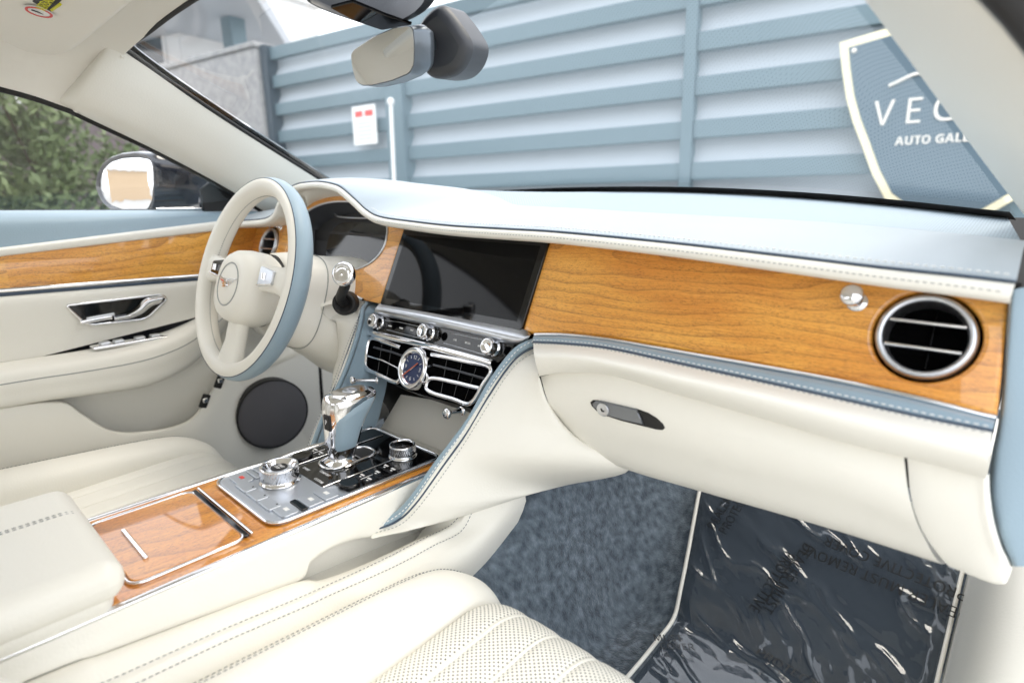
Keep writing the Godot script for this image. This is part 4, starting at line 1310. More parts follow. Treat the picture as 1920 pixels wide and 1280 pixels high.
	part("latch", plate(outline(V([0.3407, 0.7182, 0.063, 0.3454, 0.723, 0.063, 0.3519, 0.7245, 0.063, 0.405, 0.7265, 0.063, 0.4099, 0.7181, 0.063, 0.4148, 0.7092, 0.063, 0.3881, 0.7075, 0.063, 0.3631, 0.7073, 0.063, 0.3484, 0.7107, 0.063, 0.3417, 0.7148, 0.063]), lf2), lf2, 0.006, 0.0012), M.latch, latch, "brushed metal glovebox latch")
	var kp := Vector3(0.3573, 0.7145, 0.0632)
	part("lock", lathe([[0.0088, 0.0], [0.0088, 0.0012], [0.0078, 0.0017], [0.0070, 0.0008], [0.0, 0.0008]], kp, door_n, 28), M.satin, latch)
	part("key_slot", tube(PackedVector3Array([kp + Vector3(-0.0028, 0.0012, 0.0012), kp + Vector3(-0.0005, -0.002, 0.0012), kp + Vector3(0.0022, -0.0015, 0.0012)]), 0.0009, 6), M.black, latch)
	# lower end panel beside the glovebox
	part("end_panel", surf([V([0.6784, 0.7455, 0.05, 0.7076, 0.7451, 0.05, 0.7281, 0.7459, 0.05, 0.7357, 0.748, 0.05, 0.7367, 0.7419, 0.03]), V([0.686, 0.7084, 0.047, 0.7135, 0.7154, 0.047, 0.7313, 0.7231, 0.047, 0.7392, 0.7286, 0.047, 0.7404, 0.7187, 0.02]), V([0.6945, 0.6786, 0.034, 0.7223, 0.6866, 0.034, 0.7386, 0.6933, 0.034, 0.7456, 0.6983, 0.034, 0.7474, 0.6894, 0.01]), V([0.7053, 0.653, 0.018, 0.7329, 0.6589, 0.018, 0.7475, 0.6649, 0.018, 0.7546, 0.6707, 0.018, 0.7566, 0.6598, -0.01]), V([0.7199, 0.6284, 0, 0.744, 0.6281, 0, 0.7573, 0.6323, 0, 0.7649, 0.645, 0, 0.7665, 0.6388, -0.02]), V([0.7236, 0.6221, -0.01, 0.7458, 0.6196, -0.01, 0.7567, 0.6197, -0.01, 0.7636, 0.6231, -0.01, 0.7661, 0.6159, -0.03]), V([0.7239, 0.6035, -0.05, 0.7458, 0.5995, -0.05, 0.7572, 0.6001, -0.05, 0.7645, 0.6043, -0.05, 0.7667, 0.6026, -0.06])], 4, 5), M.cream, dash, "cream end panel at the passenger edge of the lower dash")
	part("end_cap", surf([V([0.7228, 0.8954, -0.03, 0.7341, 0.7833, -0.03, 0.7366, 0.7215, -0.03, 0.7421, 0.6868, -0.03, 0.7565, 0.6513, -0.03, 0.767, 0.6328, -0.03]), V([0.7251, 0.8991, 0, 0.7352, 0.7918, 0, 0.7377, 0.7328, 0, 0.7432, 0.6998, 0, 0.7573, 0.666, 0, 0.767, 0.6482, 0]), V([0.731, 0.9024, 0.004, 0.743, 0.7949, 0.004, 0.7484, 0.7379, 0.004, 0.7553, 0.7061, 0.004, 0.7664, 0.6719, 0.004, 0.7731, 0.6531, 0.004]), V([0.7553, 0.9079, -0.01, 0.7736, 0.7988, -0.01, 0.7828, 0.7443, -0.01, 0.7881, 0.7128, -0.01, 0.794, 0.6773, -0.01, 0.7974, 0.6573, -0.01])], 5, 5), M.blue, dash, "blue leather end cap beside the door opening")
	part("body", surf([V([-0.73, 0.90, -0.06, 0.73, 0.90, -0.06]), V([-0.73, 0.72, -0.06, 0.73, 0.72, -0.06]), V([-0.73, 0.66, -0.16, 0.73, 0.66, -0.16]), V([-0.73, 0.95, -0.45, 0.73, 0.95, -0.45])], 2, 3), M.black, dash)


# ---------------------------------------------------------------- driver's door

func door_line(x: float, ya: float, yb: float, zs: Array) -> PackedVector3Array:
	# ya at z = 0.48, yb at z = 0.11
	var o := PackedVector3Array()
	for z in zs:
		var t := clampf((0.48 - z) / 0.37, -1.2, 1.35)
		o.append(Vector3(x - 0.012 * maxf(0.0, 0.1 - z) * 4.0, lerpf(ya, yb, t), z))
	return o


func build_door() -> void:
	var d := thing("car_door", "closed driver's door with wood inlay, chrome handle and round speaker", "car door", Vector3(-0.78, 0.26, 0.4))
	var zs := [0.95, 0.7, 0.48, 0.35, 0.23, 0.11, 0.03, -0.03]
	var sill := door_line(-0.800, 0.944, 0.941, zs)
	var b0 := door_line(-0.780, 0.945, 0.941, zs)
	var b1 := door_line(-0.748, 0.925, 0.935, zs)
	var b2 := door_line(-0.735, 0.880, 0.915, zs)
	part("belt_pad", surf([moved(sill, Vector3(0, -0.03, 0)), sill, b0, b1, b2], 5, 5), M.blue, d, "blue leather pad along the top of the door")
	part("window_seal", tube(cr(moved(sill, Vector3(-0.004, 0.001, 0)), 5), 0.004, 8), M.rubber, d)
	part("chrome_reveal", tube(PackedVector3Array([Vector3(-0.786, 0.9475, 0.19), Vector3(-0.786, 0.9465, 0.03)]), 0.0028, 8), M.chrome, d)
	var c0 := door_line(-0.728, 0.876, 0.909, zs)
	var c1 := door_line(-0.730, 0.866, 0.896, zs)
	part("upper_roll", surf([b2, c0, c1, moved(c1, Vector3(-0.008, -0.003, 0))], 5, 4), M.cream, d)
	var w0 := door_line(-0.738, 0.868, 0.898, zs)
	var w1 := door_line(-0.736, 0.803, 0.797, zs)
	var wm := PackedVector3Array()
	for i in w0.size():
		wm.append(w0[i].lerp(w1[i], 0.5) + Vector3(0.003, 0, 0))
	part("wood_inlay", flat_uv(surf([w0, wm, w1], 6, 5), Vector3(0, 0.92, 0.9), Vector3(0, 0, -1), Vector3(0, -1, 0)), M.wood_door, d, "honey wood inlay tapering along the door")
	part("chrome_strip", sweep(cr(door_line(-0.735, 0.7985, 0.7925, zs), 5), Vector3.RIGHT, PackedVector2Array([Vector2(-0.0045, 0), Vector2(-0.003, 0.004), Vector2(0.003, 0.004), Vector2(0.0045, 0)])), M.chrome, d)
	part("blue_strip", sweep(cr(door_line(-0.735, 0.7905, 0.785, zs), 5), Vector3.RIGHT, PackedVector2Array([Vector2(-0.0036, 0), Vector2(-0.003, 0.002), Vector2(0.003, 0.002), Vector2(0.0036, 0)])), M.navy_piping, d)
	# main leather panel, then the armrest that swings up towards the front
	var p0 := door_line(-0.733, 0.786, 0.781, zs)
	var p1 := door_line(-0.727, 0.770, 0.768, zs)
	var p2 := door_line(-0.736, 0.70, 0.72, zs)
	var p3 := door_line(-0.738, 0.655, 0.70, zs)
	part("door_panel", surf([moved(p0, Vector3(-0.006, 0.002, 0)), p0, p1, p2, p3], 5, 5), M.cream, d, "cream leather door panel")
	var az := [0.95, 0.7, 0.5, 0.4, 0.3, 0.22, 0.16, 0.10, 0.05]
	var top := [0.663, 0.663, 0.662, 0.661, 0.664, 0.675, 0.692, 0.715, 0.742]
	var low := [0.580, 0.582, 0.582, 0.574, 0.567, 0.580, 0.608, 0.650, 0.70]
	var ins := [-0.652, -0.652, -0.652, -0.652, -0.656, -0.666, -0.684, -0.705, -0.724]
	var a := [PackedVector3Array(), PackedVector3Array(), PackedVector3Array(), PackedVector3Array(), PackedVector3Array(), PackedVector3Array(), PackedVector3Array()]
	for i in az.size():
		var x: float = ins[i]
		var h: float = top[i] - low[i]
		a[0].append(Vector3(-0.745, top[i] - 0.004, az[i]))
		a[1].append(Vector3(lerpf(-0.74, x, 0.4), top[i] + 0.001, az[i]))
		a[2].append(Vector3(x - 0.010, top[i] - 0.006, az[i]))
		a[3].append(Vector3(x, top[i] - h * 0.30, az[i]))
		a[4].append(Vector3(x - 0.001, top[i] - h * 0.58, az[i]))
		a[5].append(Vector3(x - 0.014, low[i] + h * 0.06, az[i]))
		a[6].append(Vector3(-0.745, low[i] - 0.002, az[i]))
	part("armrest", surf(a, 5, 5), M.cream, d, "padded cream armrest sweeping up towards the dash")
	part("armrest_seam", tube(cr(moved(a[3], Vector3(0.0004, -0.002, 0)), 5), 0.0012, 6), M.grey_thread, d)
	# switches on the armrest
	var sw := part("switch_panel", rbox(Vector3(-0.700, 0.668, 0.30), Vector3(0.014, 0.004, 0.075), 0.0035), M.chrome, d, "chrome window switches on the armrest")
	for z in [0.255, 0.285, 0.325, 0.35]:
		part("switch", rbox(Vector3(-0.698, 0.674, z), Vector3(0.009, 0.004, 0.010), 0.003), M.satin, sw)
	# handle recess
	var hf := frame(Vector3(-0.729, 0.735, 0.30), Vector3(0, 0, -1), Vector3(1, 0, 0))
	var hp := rounded(outline(V([-0.729, 0.7584, 0.3995, -0.729, 0.7595, 0.2233, -0.729, 0.7483, 0.2115, -0.729, 0.7126, 0.2553, -0.729, 0.7088, 0.2706, -0.729, 0.7123, 0.362, -0.729, 0.7188, 0.3742]), hf), 0.006, 4)
	var hr := part("handle_recess", plate(hp, frame(Vector3(-0.7265, 0.735, 0.30), Vector3(0, 0, -1), Vector3(1, 0, 0)), 0.01, 0.001), M.black_gloss, d, "black handle recess with chrome lever")
	var hl := PackedVector3Array()
	for q in hp:
		hl.append(hf * Vector3(q.x, q.y, 0.0025))
	part("surround", tube(hl, 0.0026, 8, true), M.chrome, hr)
	part("lever", surf([V([-0.722, 0.759, 0.2224, -0.722, 0.7547, 0.2562, -0.722, 0.737, 0.2762, -0.722, 0.727, 0.298, -0.722, 0.7257, 0.3212]), V([-0.712, 0.7519, 0.2243, -0.712, 0.7481, 0.2516, -0.712, 0.733, 0.2724, -0.712, 0.7234, 0.2962, -0.712, 0.7214, 0.3224]), V([-0.722, 0.7414, 0.2279, -0.722, 0.7365, 0.2458, -0.722, 0.7225, 0.2667, -0.722, 0.7152, 0.2905, -0.722, 0.7151, 0.3207])], 5, 4), M.chrome, hr, "curved chrome door lever")
	part("lock_tab", rbox(Vector3(-0.722, 0.7223, 0.3527), Vector3(0.004, 0.0045, 0.030), 0.003, Basis(Vector3.RIGHT, 0.06)), M.chrome, hr)
	part("lock_button", rbox(Vector3(-0.722, 0.7279, 0.3442), Vector3(0.003, 0.0035, 0.026), 0.0025, Basis(Vector3.RIGHT, 0.06)), M.satin, hr)
	# hollow below the armrest and the pocket in front of it
	part("pocket_back", surf([V([-0.738, 0.62, 0.95, -0.738, 0.62, 0.5, -0.738, 0.62, 0.2, -0.745, 0.74, 0.02, -0.76, 0.78, -0.12]), V([-0.738, 0.45, 0.95, -0.738, 0.45, 0.5, -0.738, 0.45, 0.2, -0.745, 0.50, 0.02, -0.76, 0.55, -0.12]), V([-0.725, 0.26, 0.95, -0.725, 0.26, 0.5, -0.725, 0.26, 0.2, -0.735, 0.26, 0.02, -0.75, 0.26, -0.12])], 5, 5), M.cream, d)
	var pt := V([-0.668, 0.577, 0.95, -0.668, 0.577, 0.7, -0.668, 0.5819, 0.5379, -0.668, 0.5703, 0.4472, -0.668, 0.5408, 0.4186, -0.668, 0.5106, 0.3952, -0.668, 0.4869, 0.3727, -0.668, 0.4713, 0.3422, -0.668, 0.4636, 0.3092, -0.668, 0.4583, 0.2756, -0.668, 0.4582, 0.2456, -0.672, 0.4619, 0.2175, -0.68, 0.4769, 0.1892, -0.69, 0.5064, 0.1577, -0.702, 0.5371, 0.1282, -0.716, 0.5748, 0.0952, -0.728, 0.6083, 0.0668])
	var pk := pt.size()
	var pin := moved(pt, Vector3(-0.014, -0.004, 0))
	var pf := PackedVector3Array()
	var pb := PackedVector3Array()
	for i in pk:
		var t := smoothstep(9.0, 16.0, float(i))
		pf.append(Vector3(pt[i].x + 0.004, lerpf(pt[i].y - 0.06, 0.50, t * 0.6), lerpf(pt[i].z, pt[i].z - 0.05, t)))
		pb.append(Vector3(lerpf(-0.662, -0.70, t), 0.26, lerpf(pt[i].z, pt[i].z - 0.18, t)))
	part("door_pocket", surf([moved(pin, Vector3(0, -0.08, 0)), pin, moved(pt, Vector3(-0.005, 0.004, 0)), moved(pt, Vector3(0, -0.004, 0)), pf, pb], 4, 5), M.cream, d, "cream map pocket panel along the foot of the door")
	# loudspeaker
	var sc := Vector3(-0.676, 0.4283, 0.0169)
	var sn := Vector3(1.0, 0.05, 0.10).normalized()
	var sp := part("speaker", lathe([[0.0, 0.012], [0.05, 0.0105], [0.078, 0.007], [0.0865, 0.004], [0.0875, 0.002]], sc, sn, 48), M.speaker, d, "round charcoal speaker grille low on the door")
	part("ring", lathe([[0.0875, -0.03], [0.0875, 0.0035], [0.0893, 0.0055], [0.0910, 0.004], [0.0915, 0.0], [0.0915, -0.06]], sc, sn, 48), M.black, sp)
	part("front_foot", surf([V([-0.706, 0.53, 0.08, -0.715, 0.55, -0.05, -0.725, 0.58, -0.2]), V([-0.702, 0.41, 0.10, -0.716, 0.41, -0.02, -0.728, 0.41, -0.2]), V([-0.700, 0.26, 0.10, -0.714, 0.26, -0.02, -0.724, 0.26, -0.2])], 6, 6), M.cream, d)
	part("kick_edge", tube(V([-0.727, 0.62, -0.15, -0.727, 0.26, -0.15]), 0.006, 8), M.black, d)
	for q in [Vector3(-0.688, 0.5016, 0.1736), Vector3(-0.7, 0.538, 0.1302)]:
		var sb := part("seat_switch", rbox(q, Vector3(0.004, 0.017, 0.009), 0.003, Basis(Vector3.RIGHT, -0.45)), M.black, d)
		part("toggle", rbox(q + Vector3(0.004, 0.003, 0.0), Vector3(0.004, 0.006, 0.006), 0.003), M.chrome, sb)
	# window pane and the black corner piece in front of it
	part("window", surf([door_line(-0.795, 0.935, 0.935, [0.95, 0.48, 0.11, -0.02]), V([-0.71, 1.08, 0.95, -0.71, 1.07, 0.55, -0.715, 1.02, 0.22, -0.76, 0.98, 0.05]), V([-0.615, 1.20, 0.95, -0.615, 1.165, 0.50, -0.655, 1.085, 0.26, -0.735, 0.99, 0.05])], 4, 5), M.glass, d)
	var tf := frame(Vector3(-0.772, 0.96, 0.06), Vector3(0, 0, -1), Vector3(1, 0, 0))
	part("corner_piece", plate(outline(V([-0.772, 0.938, 0.0908, -0.772, 0.9912, 0.093, -0.772, 1.0126, 0.0662, -0.772, 0.9806, 0.0141, -0.772, 0.9361, -0.0212]), tf), tf, 0.012, 0.002), M.black, d)
	part("door_skin", surf([V([-0.83, 0.93, 1.0, -0.83, 0.93, -0.1]), V([-0.89, 0.7, 1.0, -0.89, 0.7, -0.1]), V([-0.88, 0.3, 1.0, -0.88, 0.3, -0.1])], 3, 4), M.navy_paint, d)

	# wing mirror
	var wo := Vector3(-0.9559, 1.0039, 0.1915)
	var vn := Vector3(0.25, 0, 0.97).normalized()
	var vf := frame(wo, Vector3.RIGHT, vn)
	var gp := rounded(outline(V([-1.0736, 0.9982, 0.2219, -1.0594, 1.0242, 0.2182, -1.0359, 1.0431, 0.2121, -1.0011, 1.0564, 0.2032, -0.9514, 1.0638, 0.1904, -0.8947, 1.0648, 0.1757, -0.8555, 1.0589, 0.1656, -0.8471, 1.0431, 0.1635, -0.8542, 1.0032, 0.1653, -0.8667, 0.9662, 0.1685, -0.888, 0.9447, 0.174, -0.9246, 0.9405, 0.1835, -0.9888, 0.9435, 0.2, -1.0354, 0.9535, 0.212, -1.0628, 0.9705, 0.2191]), vf), 0.01, 3)
	var wm2 := thing("wing_mirror", "navy blue wing mirror outside the driver's window", "mirror", Vector3(-0.86, 0.95, 0.08))
	var dome := []
	for q in 9:
		var row := PackedVector3Array()
		for p in gp:
			var mid := Vector2(0.0, 0.0)
			var at := mid.lerp(p, 1.0 - q / 8.0)
			row.append(vf * Vector3(at.x, at.y, 0.0075 - at.length_squared() / 2.4))
		dome.append(row)
	part("glass", grid(dome, true), M.mirror, wm2, "convex mirror glass")
	var rows := []
	for q in [[0.0, 0.001], [-0.008, 0.008], [-0.013, 0.004], [-0.016, -0.01], [-0.014, -0.06], [-0.006, -0.11], [0.010, -0.15], [0.030, -0.175]]:
		var row := PackedVector3Array()
		for p in inset(gp, q[0]):
			row.append(vf * Vector3(p.x + (-q[1] if q[1] < 0.0 else 0.0) * 0.25, p.y, q[1]))
		rows.append(row)
	part("housing", grid(rows, true, true), M.navy_paint, wm2)
	part("arm", rbox(Vector3(-0.845, 0.962, 0.04), Vector3(0.05, 0.02, 0.055), 0.018, Basis(Vector3.UP, 0.1)), M.navy_paint, wm2)


# ---------------------------------------------------------------- centre console

const TOP := 0.575


func deck(off := 0.0) -> Transform3D:
	return frame(Vector3(0, TOP + off, 0), Vector3.RIGHT, Vector3.UP)


func flat(x0: float, z0: float, x1: float, z1: float, r := 0.002) -> PackedVector2Array:
	return rect(x0, -z1, x1, -z0, r)


func build_console() -> void:
	var k := thing("centre_console", "wood topped centre console with chrome edges and switch panel", "console", Vector3(0, 0.42, 0.4))
	var df := deck()
	var top := plate(flat(-0.104, 0.100, 0.104, 0.80, 0.004), df, 0.02, 0.0025)
	part("wood_top", flat_uv(top, Vector3(-0.11, 0.6, 0.1), Vector3(0, 0, 1), Vector3(1, 0, 0)), M.wood_console, k, "glossy honey wood console top")
	for s in [-1, 1]:
		part("chrome_edge", sweep(PackedVector3Array([Vector3(s * 0.1075, TOP - 0.003, 0.80), Vector3(s * 0.1075, TOP - 0.003, 0.45), Vector3(s * 0.1075, TOP - 0.003, 0.10)]), Vector3.UP, PackedVector2Array([Vector2(-0.0045, -0.006), Vector2(-0.0045, 0.002), Vector2(-0.003, 0.0042), Vector2(0.003, 0.0042), Vector2(0.0045, 0.002), Vector2(0.0045, -0.006)])), M.chrome, k)
		var up0 := V([s * 0.112, TOP - 0.003, 0.90, s * 0.112, TOP - 0.003, 0.62, s * 0.112, TOP - 0.003, 0.52, s * 0.112, TOP - 0.003, 0.44, s * 0.112, TOP - 0.003, 0.37, s * 0.112, TOP - 0.003, 0.34, s * 0.112, TOP - 0.003, 0.30, s * 0.112, TOP - 0.003, 0.27, s * 0.112, TOP - 0.003, 0.24, s * 0.112, TOP - 0.003, 0.12])
		var up1 := PackedVector3Array()
		for p in up0:
			up1.append(p + Vector3(s * 0.004, -0.012, 0))
		var low := V([0.12, 0.56, 0.9, 0.12, 0.5486, 0.6246, 0.12, 0.5404, 0.5675, 0.12, 0.5286, 0.4789, 0.12, 0.5135, 0.3708, 0.12, 0.531, 0.3492, 0.12, 0.537, 0.3225, 0.12, 0.535, 0.2935, 0.12, 0.528, 0.2649, 0.12, 0.5052, 0.193])
		if s < 0:
			low = mirrored(low)
		var tuck := moved(low, Vector3(-s * 0.012, -0.003, 0))
		part("side_panel", surf([moved(up0, Vector3(-s * 0.003, 0.002, 0)), up0, up1, low, tuck], 5, 5), M.cream, k, "cream leather side of the console")
		var a0 := V([0.119, 0.558, 0.9, 0.119, 0.5468, 0.6247, 0.119, 0.5385, 0.5675, 0.119, 0.5266, 0.4788, 0.119, 0.5113, 0.3705, 0.119, 0.4951, 0.3391, 0.119, 0.485, 0.3006, 0.119, 0.4798, 0.2586, 0.119, 0.4769, 0.2206, 0.119, 0.4795, 0.1915, 0.119, 0.4972, 0.1625])
		var a1 := PackedVector3Array()
		var seam := V([0.158, 0.575, 0.9, 0.158, 0.5417, 0.617, 0.158, 0.5356, 0.5733, 0.158, 0.5286, 0.4826, 0.158, 0.5181, 0.3874, 0.158, 0.516, 0.36, 0.158, 0.5113, 0.3, 0.158, 0.509, 0.2498, 0.158, 0.5087, 0.1993, 0.158, 0.5072, 0.1491, 0.158, 0.5209, 0.1219])
		var low2 := V([0.19, 0.5, 0.9, 0.19, 0.49, 0.62, 0.192, 0.485, 0.52, 0.194, 0.475, 0.44, 0.196, 0.465, 0.37, 0.198, 0.455, 0.33, 0.2, 0.4777, 0.3152, 0.2, 0.4728, 0.2489, 0.2, 0.4689, 0.183, 0.2, 0.4849, 0.1138, 0.2, 0.5242, 0.0303])
		var seam2 := V([0.17, 0.555, 0.9, 0.172, 0.5383, 0.6088, 0.172, 0.5306, 0.5669, 0.172, 0.5245, 0.4778, 0.172, 0.5142, 0.3853, 0.172, 0.5123, 0.3579, 0.172, 0.506, 0.2979, 0.172, 0.502, 0.2458, 0.172, 0.5017, 0.1948, 0.172, 0.5001, 0.142, 0.172, 0.5271, 0.1154])
		if s < 0:
			a0 = mirrored(a0)
			seam = mirrored(seam)
			low2 = mirrored(low2)
			seam2 = mirrored(seam2)
		for i in a0.size():
			a1.append(a0[i].lerp(seam[i], 0.45) + Vector3(0, 0.006, 0))
		var pad := part("side_pad", surf([moved(a0, Vector3(-s * 0.006, -0.012, 0)), a0, a1, seam, seam2, low2, moved(low2, Vector3(-s * 0.035, -0.10, 0))], 5, 5), M.cream, k, "padded cream flank of the console with double stitching")
		part("stitching", stitch_mesh(cr(moved(seam, Vector3(s * 0.0003, 0.0012, 0)), 5), Vector3(s * 0.3, 0.95, 0), 0.0058, 0.00042, 0.0041), M.blue_thread, pad)
		part("stitching", stitch_mesh(cr(moved(seam2, Vector3(s * 0.0012, 0.0008, 0)), 5), Vector3(s * 0.5, 0.85, 0), 0.0058, 0.00042, 0.0041), M.blue_thread, pad)
		part("pocket_wall", surf([V([s * 0.098, 0.56, 0.42, s * 0.090, 0.56, 0.3, s * 0.086, 0.56, 0.1]), V([s * 0.098, 0.46, 0.42, s * 0.090, 0.45, 0.3, s * 0.086, 0.44, 0.1])], 5, 4), M.cream, k)
		part("pocket_floor", surf([V([s * 0.098, 0.50, 0.42, s * 0.090, 0.485, 0.3, s * 0.086, 0.465, 0.1]), V([s * 0.14, 0.50, 0.42, s * 0.14, 0.485, 0.3, s * 0.16, 0.465, 0.1])], 5, 4), M.cream, k)
	# ashtray lid
	var lo := [-0.084, 0.412, 0.083, 0.530]
	var lid := part("tray_lid", flat_uv(plate(flat(lo[0], lo[1], lo[2], lo[3], 0.014), deck(0.0032), 0.006, 0.0012), Vector3(-0.11, 0.6, 0.16), Vector3(0, 0, 1), Vector3(1, 0, 0)), M.wood_console, k, "wooden sliding lid with chrome surround")
	var loop := PackedVector3Array()
	for p in flat(lo[0] - 0.003, lo[1] - 0.002, lo[2] + 0.003, lo[3] + 0.003, 0.016):
		loop.append(df * Vector3(p.x, p.y, 0.0018))
	part("surround", tube(loop, 0.0020, 8, true, Vector3.UP, 0.0026), M.chrome, lid)
	part("gap", rbox(Vector3(0, TOP + 0.0030, 0.4085), Vector3(0.083, 0.0014, 0.0030), 0.001), M.black_gloss, lid)
	part("front_bar", rbox(Vector3(0, TOP + 0.004, 0.4025), Vector3(0.084, 0.0022, 0.0018), 0.0015), M.chrome, lid)
	part("pull", rbox(Vector3(0.0035, TOP + 0.0045, 0.506), Vector3(0.0425, 0.0022, 0.0026), 0.0016), M.chrome, lid, "slim chrome pull set across the lid")

	# switch panel: brushed metal at the rear, black glass in front
	var pnl := part("switch_panel", plate(rounded(PackedVector2Array([Vector2(-0.091, -0.377), Vector2(0.085, -0.377), Vector2(0.091, -0.105), Vector2(-0.093, -0.105)]), 0.022, 5), deck(0.0045), 0.008, 0.0018), M.silver_panel, k, "switch panel of brushed metal and black glass")
	part("glass_face", plate(rounded(PackedVector2Array([Vector2(-0.044, -0.284), Vector2(0.042, -0.284), Vector2(0.046, -0.268), Vector2(0.083, -0.268), Vector2(0.086, -0.110), Vector2(-0.088, -0.110), Vector2(-0.085, -0.268), Vector2(-0.048, -0.268)]), 0.005, 3), deck(0.0054), 0.002, 0.0006), M.black_gloss, pnl)
	var rim := PackedVector3Array()
	for p in rounded(PackedVector2Array([Vector2(-0.092, -0.379), Vector2(0.086, -0.379), Vector2(0.092, -0.104), Vector2(-0.094, -0.104)]), 0.023, 6):
		rim.append(df * Vector3(p.x, p.y, 0.0038))
	part("rim", tube(rim, 0.0022, 8, true), M.chrome, pnl)
	# three rear keys
	for i in 3:
		var x0 := -0.052 + i * 0.035
		var b := part("key", plate(flat(x0, 0.347, x0 + 0.0335, 0.366, 0.004), deck(0.0072), 0.003, 0.0012), M.silver_panel, pnl)
		part("mark", rbox(Vector3(x0 + 0.026, TOP + 0.0074, 0.351), Vector3(0.0011, 0.0003, 0.0011), 0.0002), M.print, b)
	# the two side rows of keys
	for s in [-1, 1]:
		var x0 := -0.0845 if s < 0 else 0.0475
		var x1 := -0.0485 if s < 0 else 0.0815
		var z := 0.362
		var lens := [0.026, 0.010, 0.024, 0.022]
		for i in lens.size():
			var b := part("key", plate(flat(x0, z - lens[i] + 0.0012, x1, z, 0.007 if i == 0 else 0.002), deck(0.0068), 0.003, 0.001), M.silver_panel if i != 1 or s < 0 else M.black_gloss, pnl)
			if i != 1:
				part("symbol", rbox(Vector3((x0 + x1) / 2, TOP + 0.0071, z - lens[i] * 0.5), Vector3(0.0045, 0.0003, 0.0028), 0.0002), M.sign_red if s < 0 and i == 0 else M.white_print, b)
			z -= lens[i]
		part("seat_dial", lathe([[0.0155, 0.0], [0.0155, 0.004], [0.014, 0.0055], [0.010, 0.0048], [0.0, 0.0045]], Vector3((x0 + x1) / 2, TOP + 0.005, 0.255), Vector3.UP, 32), M.black_gloss, pnl)
		part("trim_line", tube(PackedVector3Array([Vector3(x1 + 0.002 if s < 0 else x0 - 0.002, TOP + 0.0064, 0.285), Vector3(x1 + 0.002 if s < 0 else x0 - 0.002, TOP + 0.0064, 0.118 if s < 0 else 0.165)]), 0.0011, 6), M.chrome, pnl)
		z = 0.236
		for i in 4:
			var n := 2 if i % 2 == 0 else 1
			var w := (x1 - x0) / n
			for j in n:
				if s > 0 and i == 3:
					continue
				var b := part("key", plate(flat(x0 + w * j, z - 0.0195, x0 + w * (j + 1) - 0.0014, z, 0.0018), deck(0.0066), 0.002, 0.0008), M.black_gloss, pnl)
				part("symbol", rbox(Vector3(x0 + w * (j + 0.45), TOP + 0.0069, z - 0.0095), Vector3(0.0042, 0.0003, 0.0017), 0.0002), M.white_print, b)
				part("symbol", rbox(Vector3(x0 + w * (j + 0.45) + 0.002, TOP + 0.0069, z - 0.0045), Vector3(0.0018, 0.0003, 0.0012), 0.0002), M.white_print, b)
			z -= 0.021
		part("trim_line", tube(PackedVector3Array([Vector3((x0 + x1) / 2, TOP + 0.0066, 0.236), Vector3((x0 + x1) / 2, TOP + 0.0066, 0.216)]), 0.0007, 6), M.satin, pnl)
	for q in [["SPORT", Vector3(-0.026, 0, 0.283)], ["CUSTOM", Vector3(0.022, 0, 0.290)], ["COMFORT", Vector3(0.008, 0, 0.272)]]:
		part("lettering", words(q[0], 0.0042, frame(q[1] + Vector3(0, TOP + 0.0057, -0.012), Vector3.RIGHT, Vector3.UP)), M.white_print, pnl)
	# rotary controls
	for q in [[Vector3(-0.0215, TOP + 0.005, 0.3135), 0.0265, 0.024, "knurled chrome drive dial on brushed metal"], [Vector3(0.042, TOP + 0.005, 0.1435), 0.0205, 0.020, "knurled chrome suspension dial with black centre"]]:
		var c: Vector3 = q[0]
		var r: float = q[1]
		var h: float = q[2]
		var dial := part("rotary_dial", lathe([[r * 1.09, 0.0], [r * 1.09, h * 0.08], [r * 1.0, h * 0.14], [r * 0.96, h * 0.22], [r * 0.94, h * 0.26, 0.0], [r * 0.94, h * 0.45, 1.0], [r * 0.94, h * 0.64, 0.0], [r * 0.94, h * 0.82, 1.0], [r, h * 0.88], [r * 0.98, h * 0.98], [r * 0.90, h], [r * 0.82, h * 0.93], [r * 0.66, h * 0.70]], c, Vector3.UP, 160, 40, r * 0.075), M.chrome, pnl, q[3])
		part("cap", lathe([[r * 0.68, h * 0.70], [r * 0.5, h * 0.74], [r * 0.46, h * 0.82], [0.0, h * 0.84]] if r > 0.024 else [[r * 0.84, h * 0.9], [r * 0.6, h * 0.97], [0.0, h]], c, Vector3.UP, 40), M.satin if r > 0.024 else M.black_gloss, dial)
		if r > 0.024:
			part("start_button", lathe([[r * 0.44, h * 0.83], [r * 0.42, h * 0.88], [0.0, h * 0.89]], c, Vector3.UP, 32), M.black, dial)
			part("lettering", words("START", 0.0042, frame(c + Vector3(0, h * 0.90, -0.0026), Vector3.RIGHT, Vector3.UP)), M.white_print, dial)
			part("lettering", words("STOP", 0.0042, frame(c + Vector3(0, h * 0.90, 0.0034), Vector3.RIGHT, Vector3.UP)), M.white_print, dial)
	# slot of the lever
	var slot := PackedVector3Array()
	for p in rounded(rect(-0.034, -0.252, 0.010, -0.165), 0.0215, 8):
		slot.append(df * Vector3(p.x, p.y, 0.0068))
	part("lever_slot", tube(slot, 0.0024, 8, true), M.chrome, pnl)
	part("slot_floor", plate(rounded(rect(-0.034, -0.252, 0.010, -0.165), 0.0215, 8), deck(0.0062), 0.002, 0.0), M.black, pnl)
	# armrest
	var arm := part("armrest", rbox(Vector3(0, 0.586, 0.715), Vector3(0.114, 0.020, 0.165), 0.018), M.cream, k, "cream leather armrest lid with stitched top")
	part("lid", rbox(Vector3(0, 0.6065, 0.714), Vector3(0.121, 0.0215, 0.175), 0.0205, Basis.IDENTITY, 6), M.cream, arm)
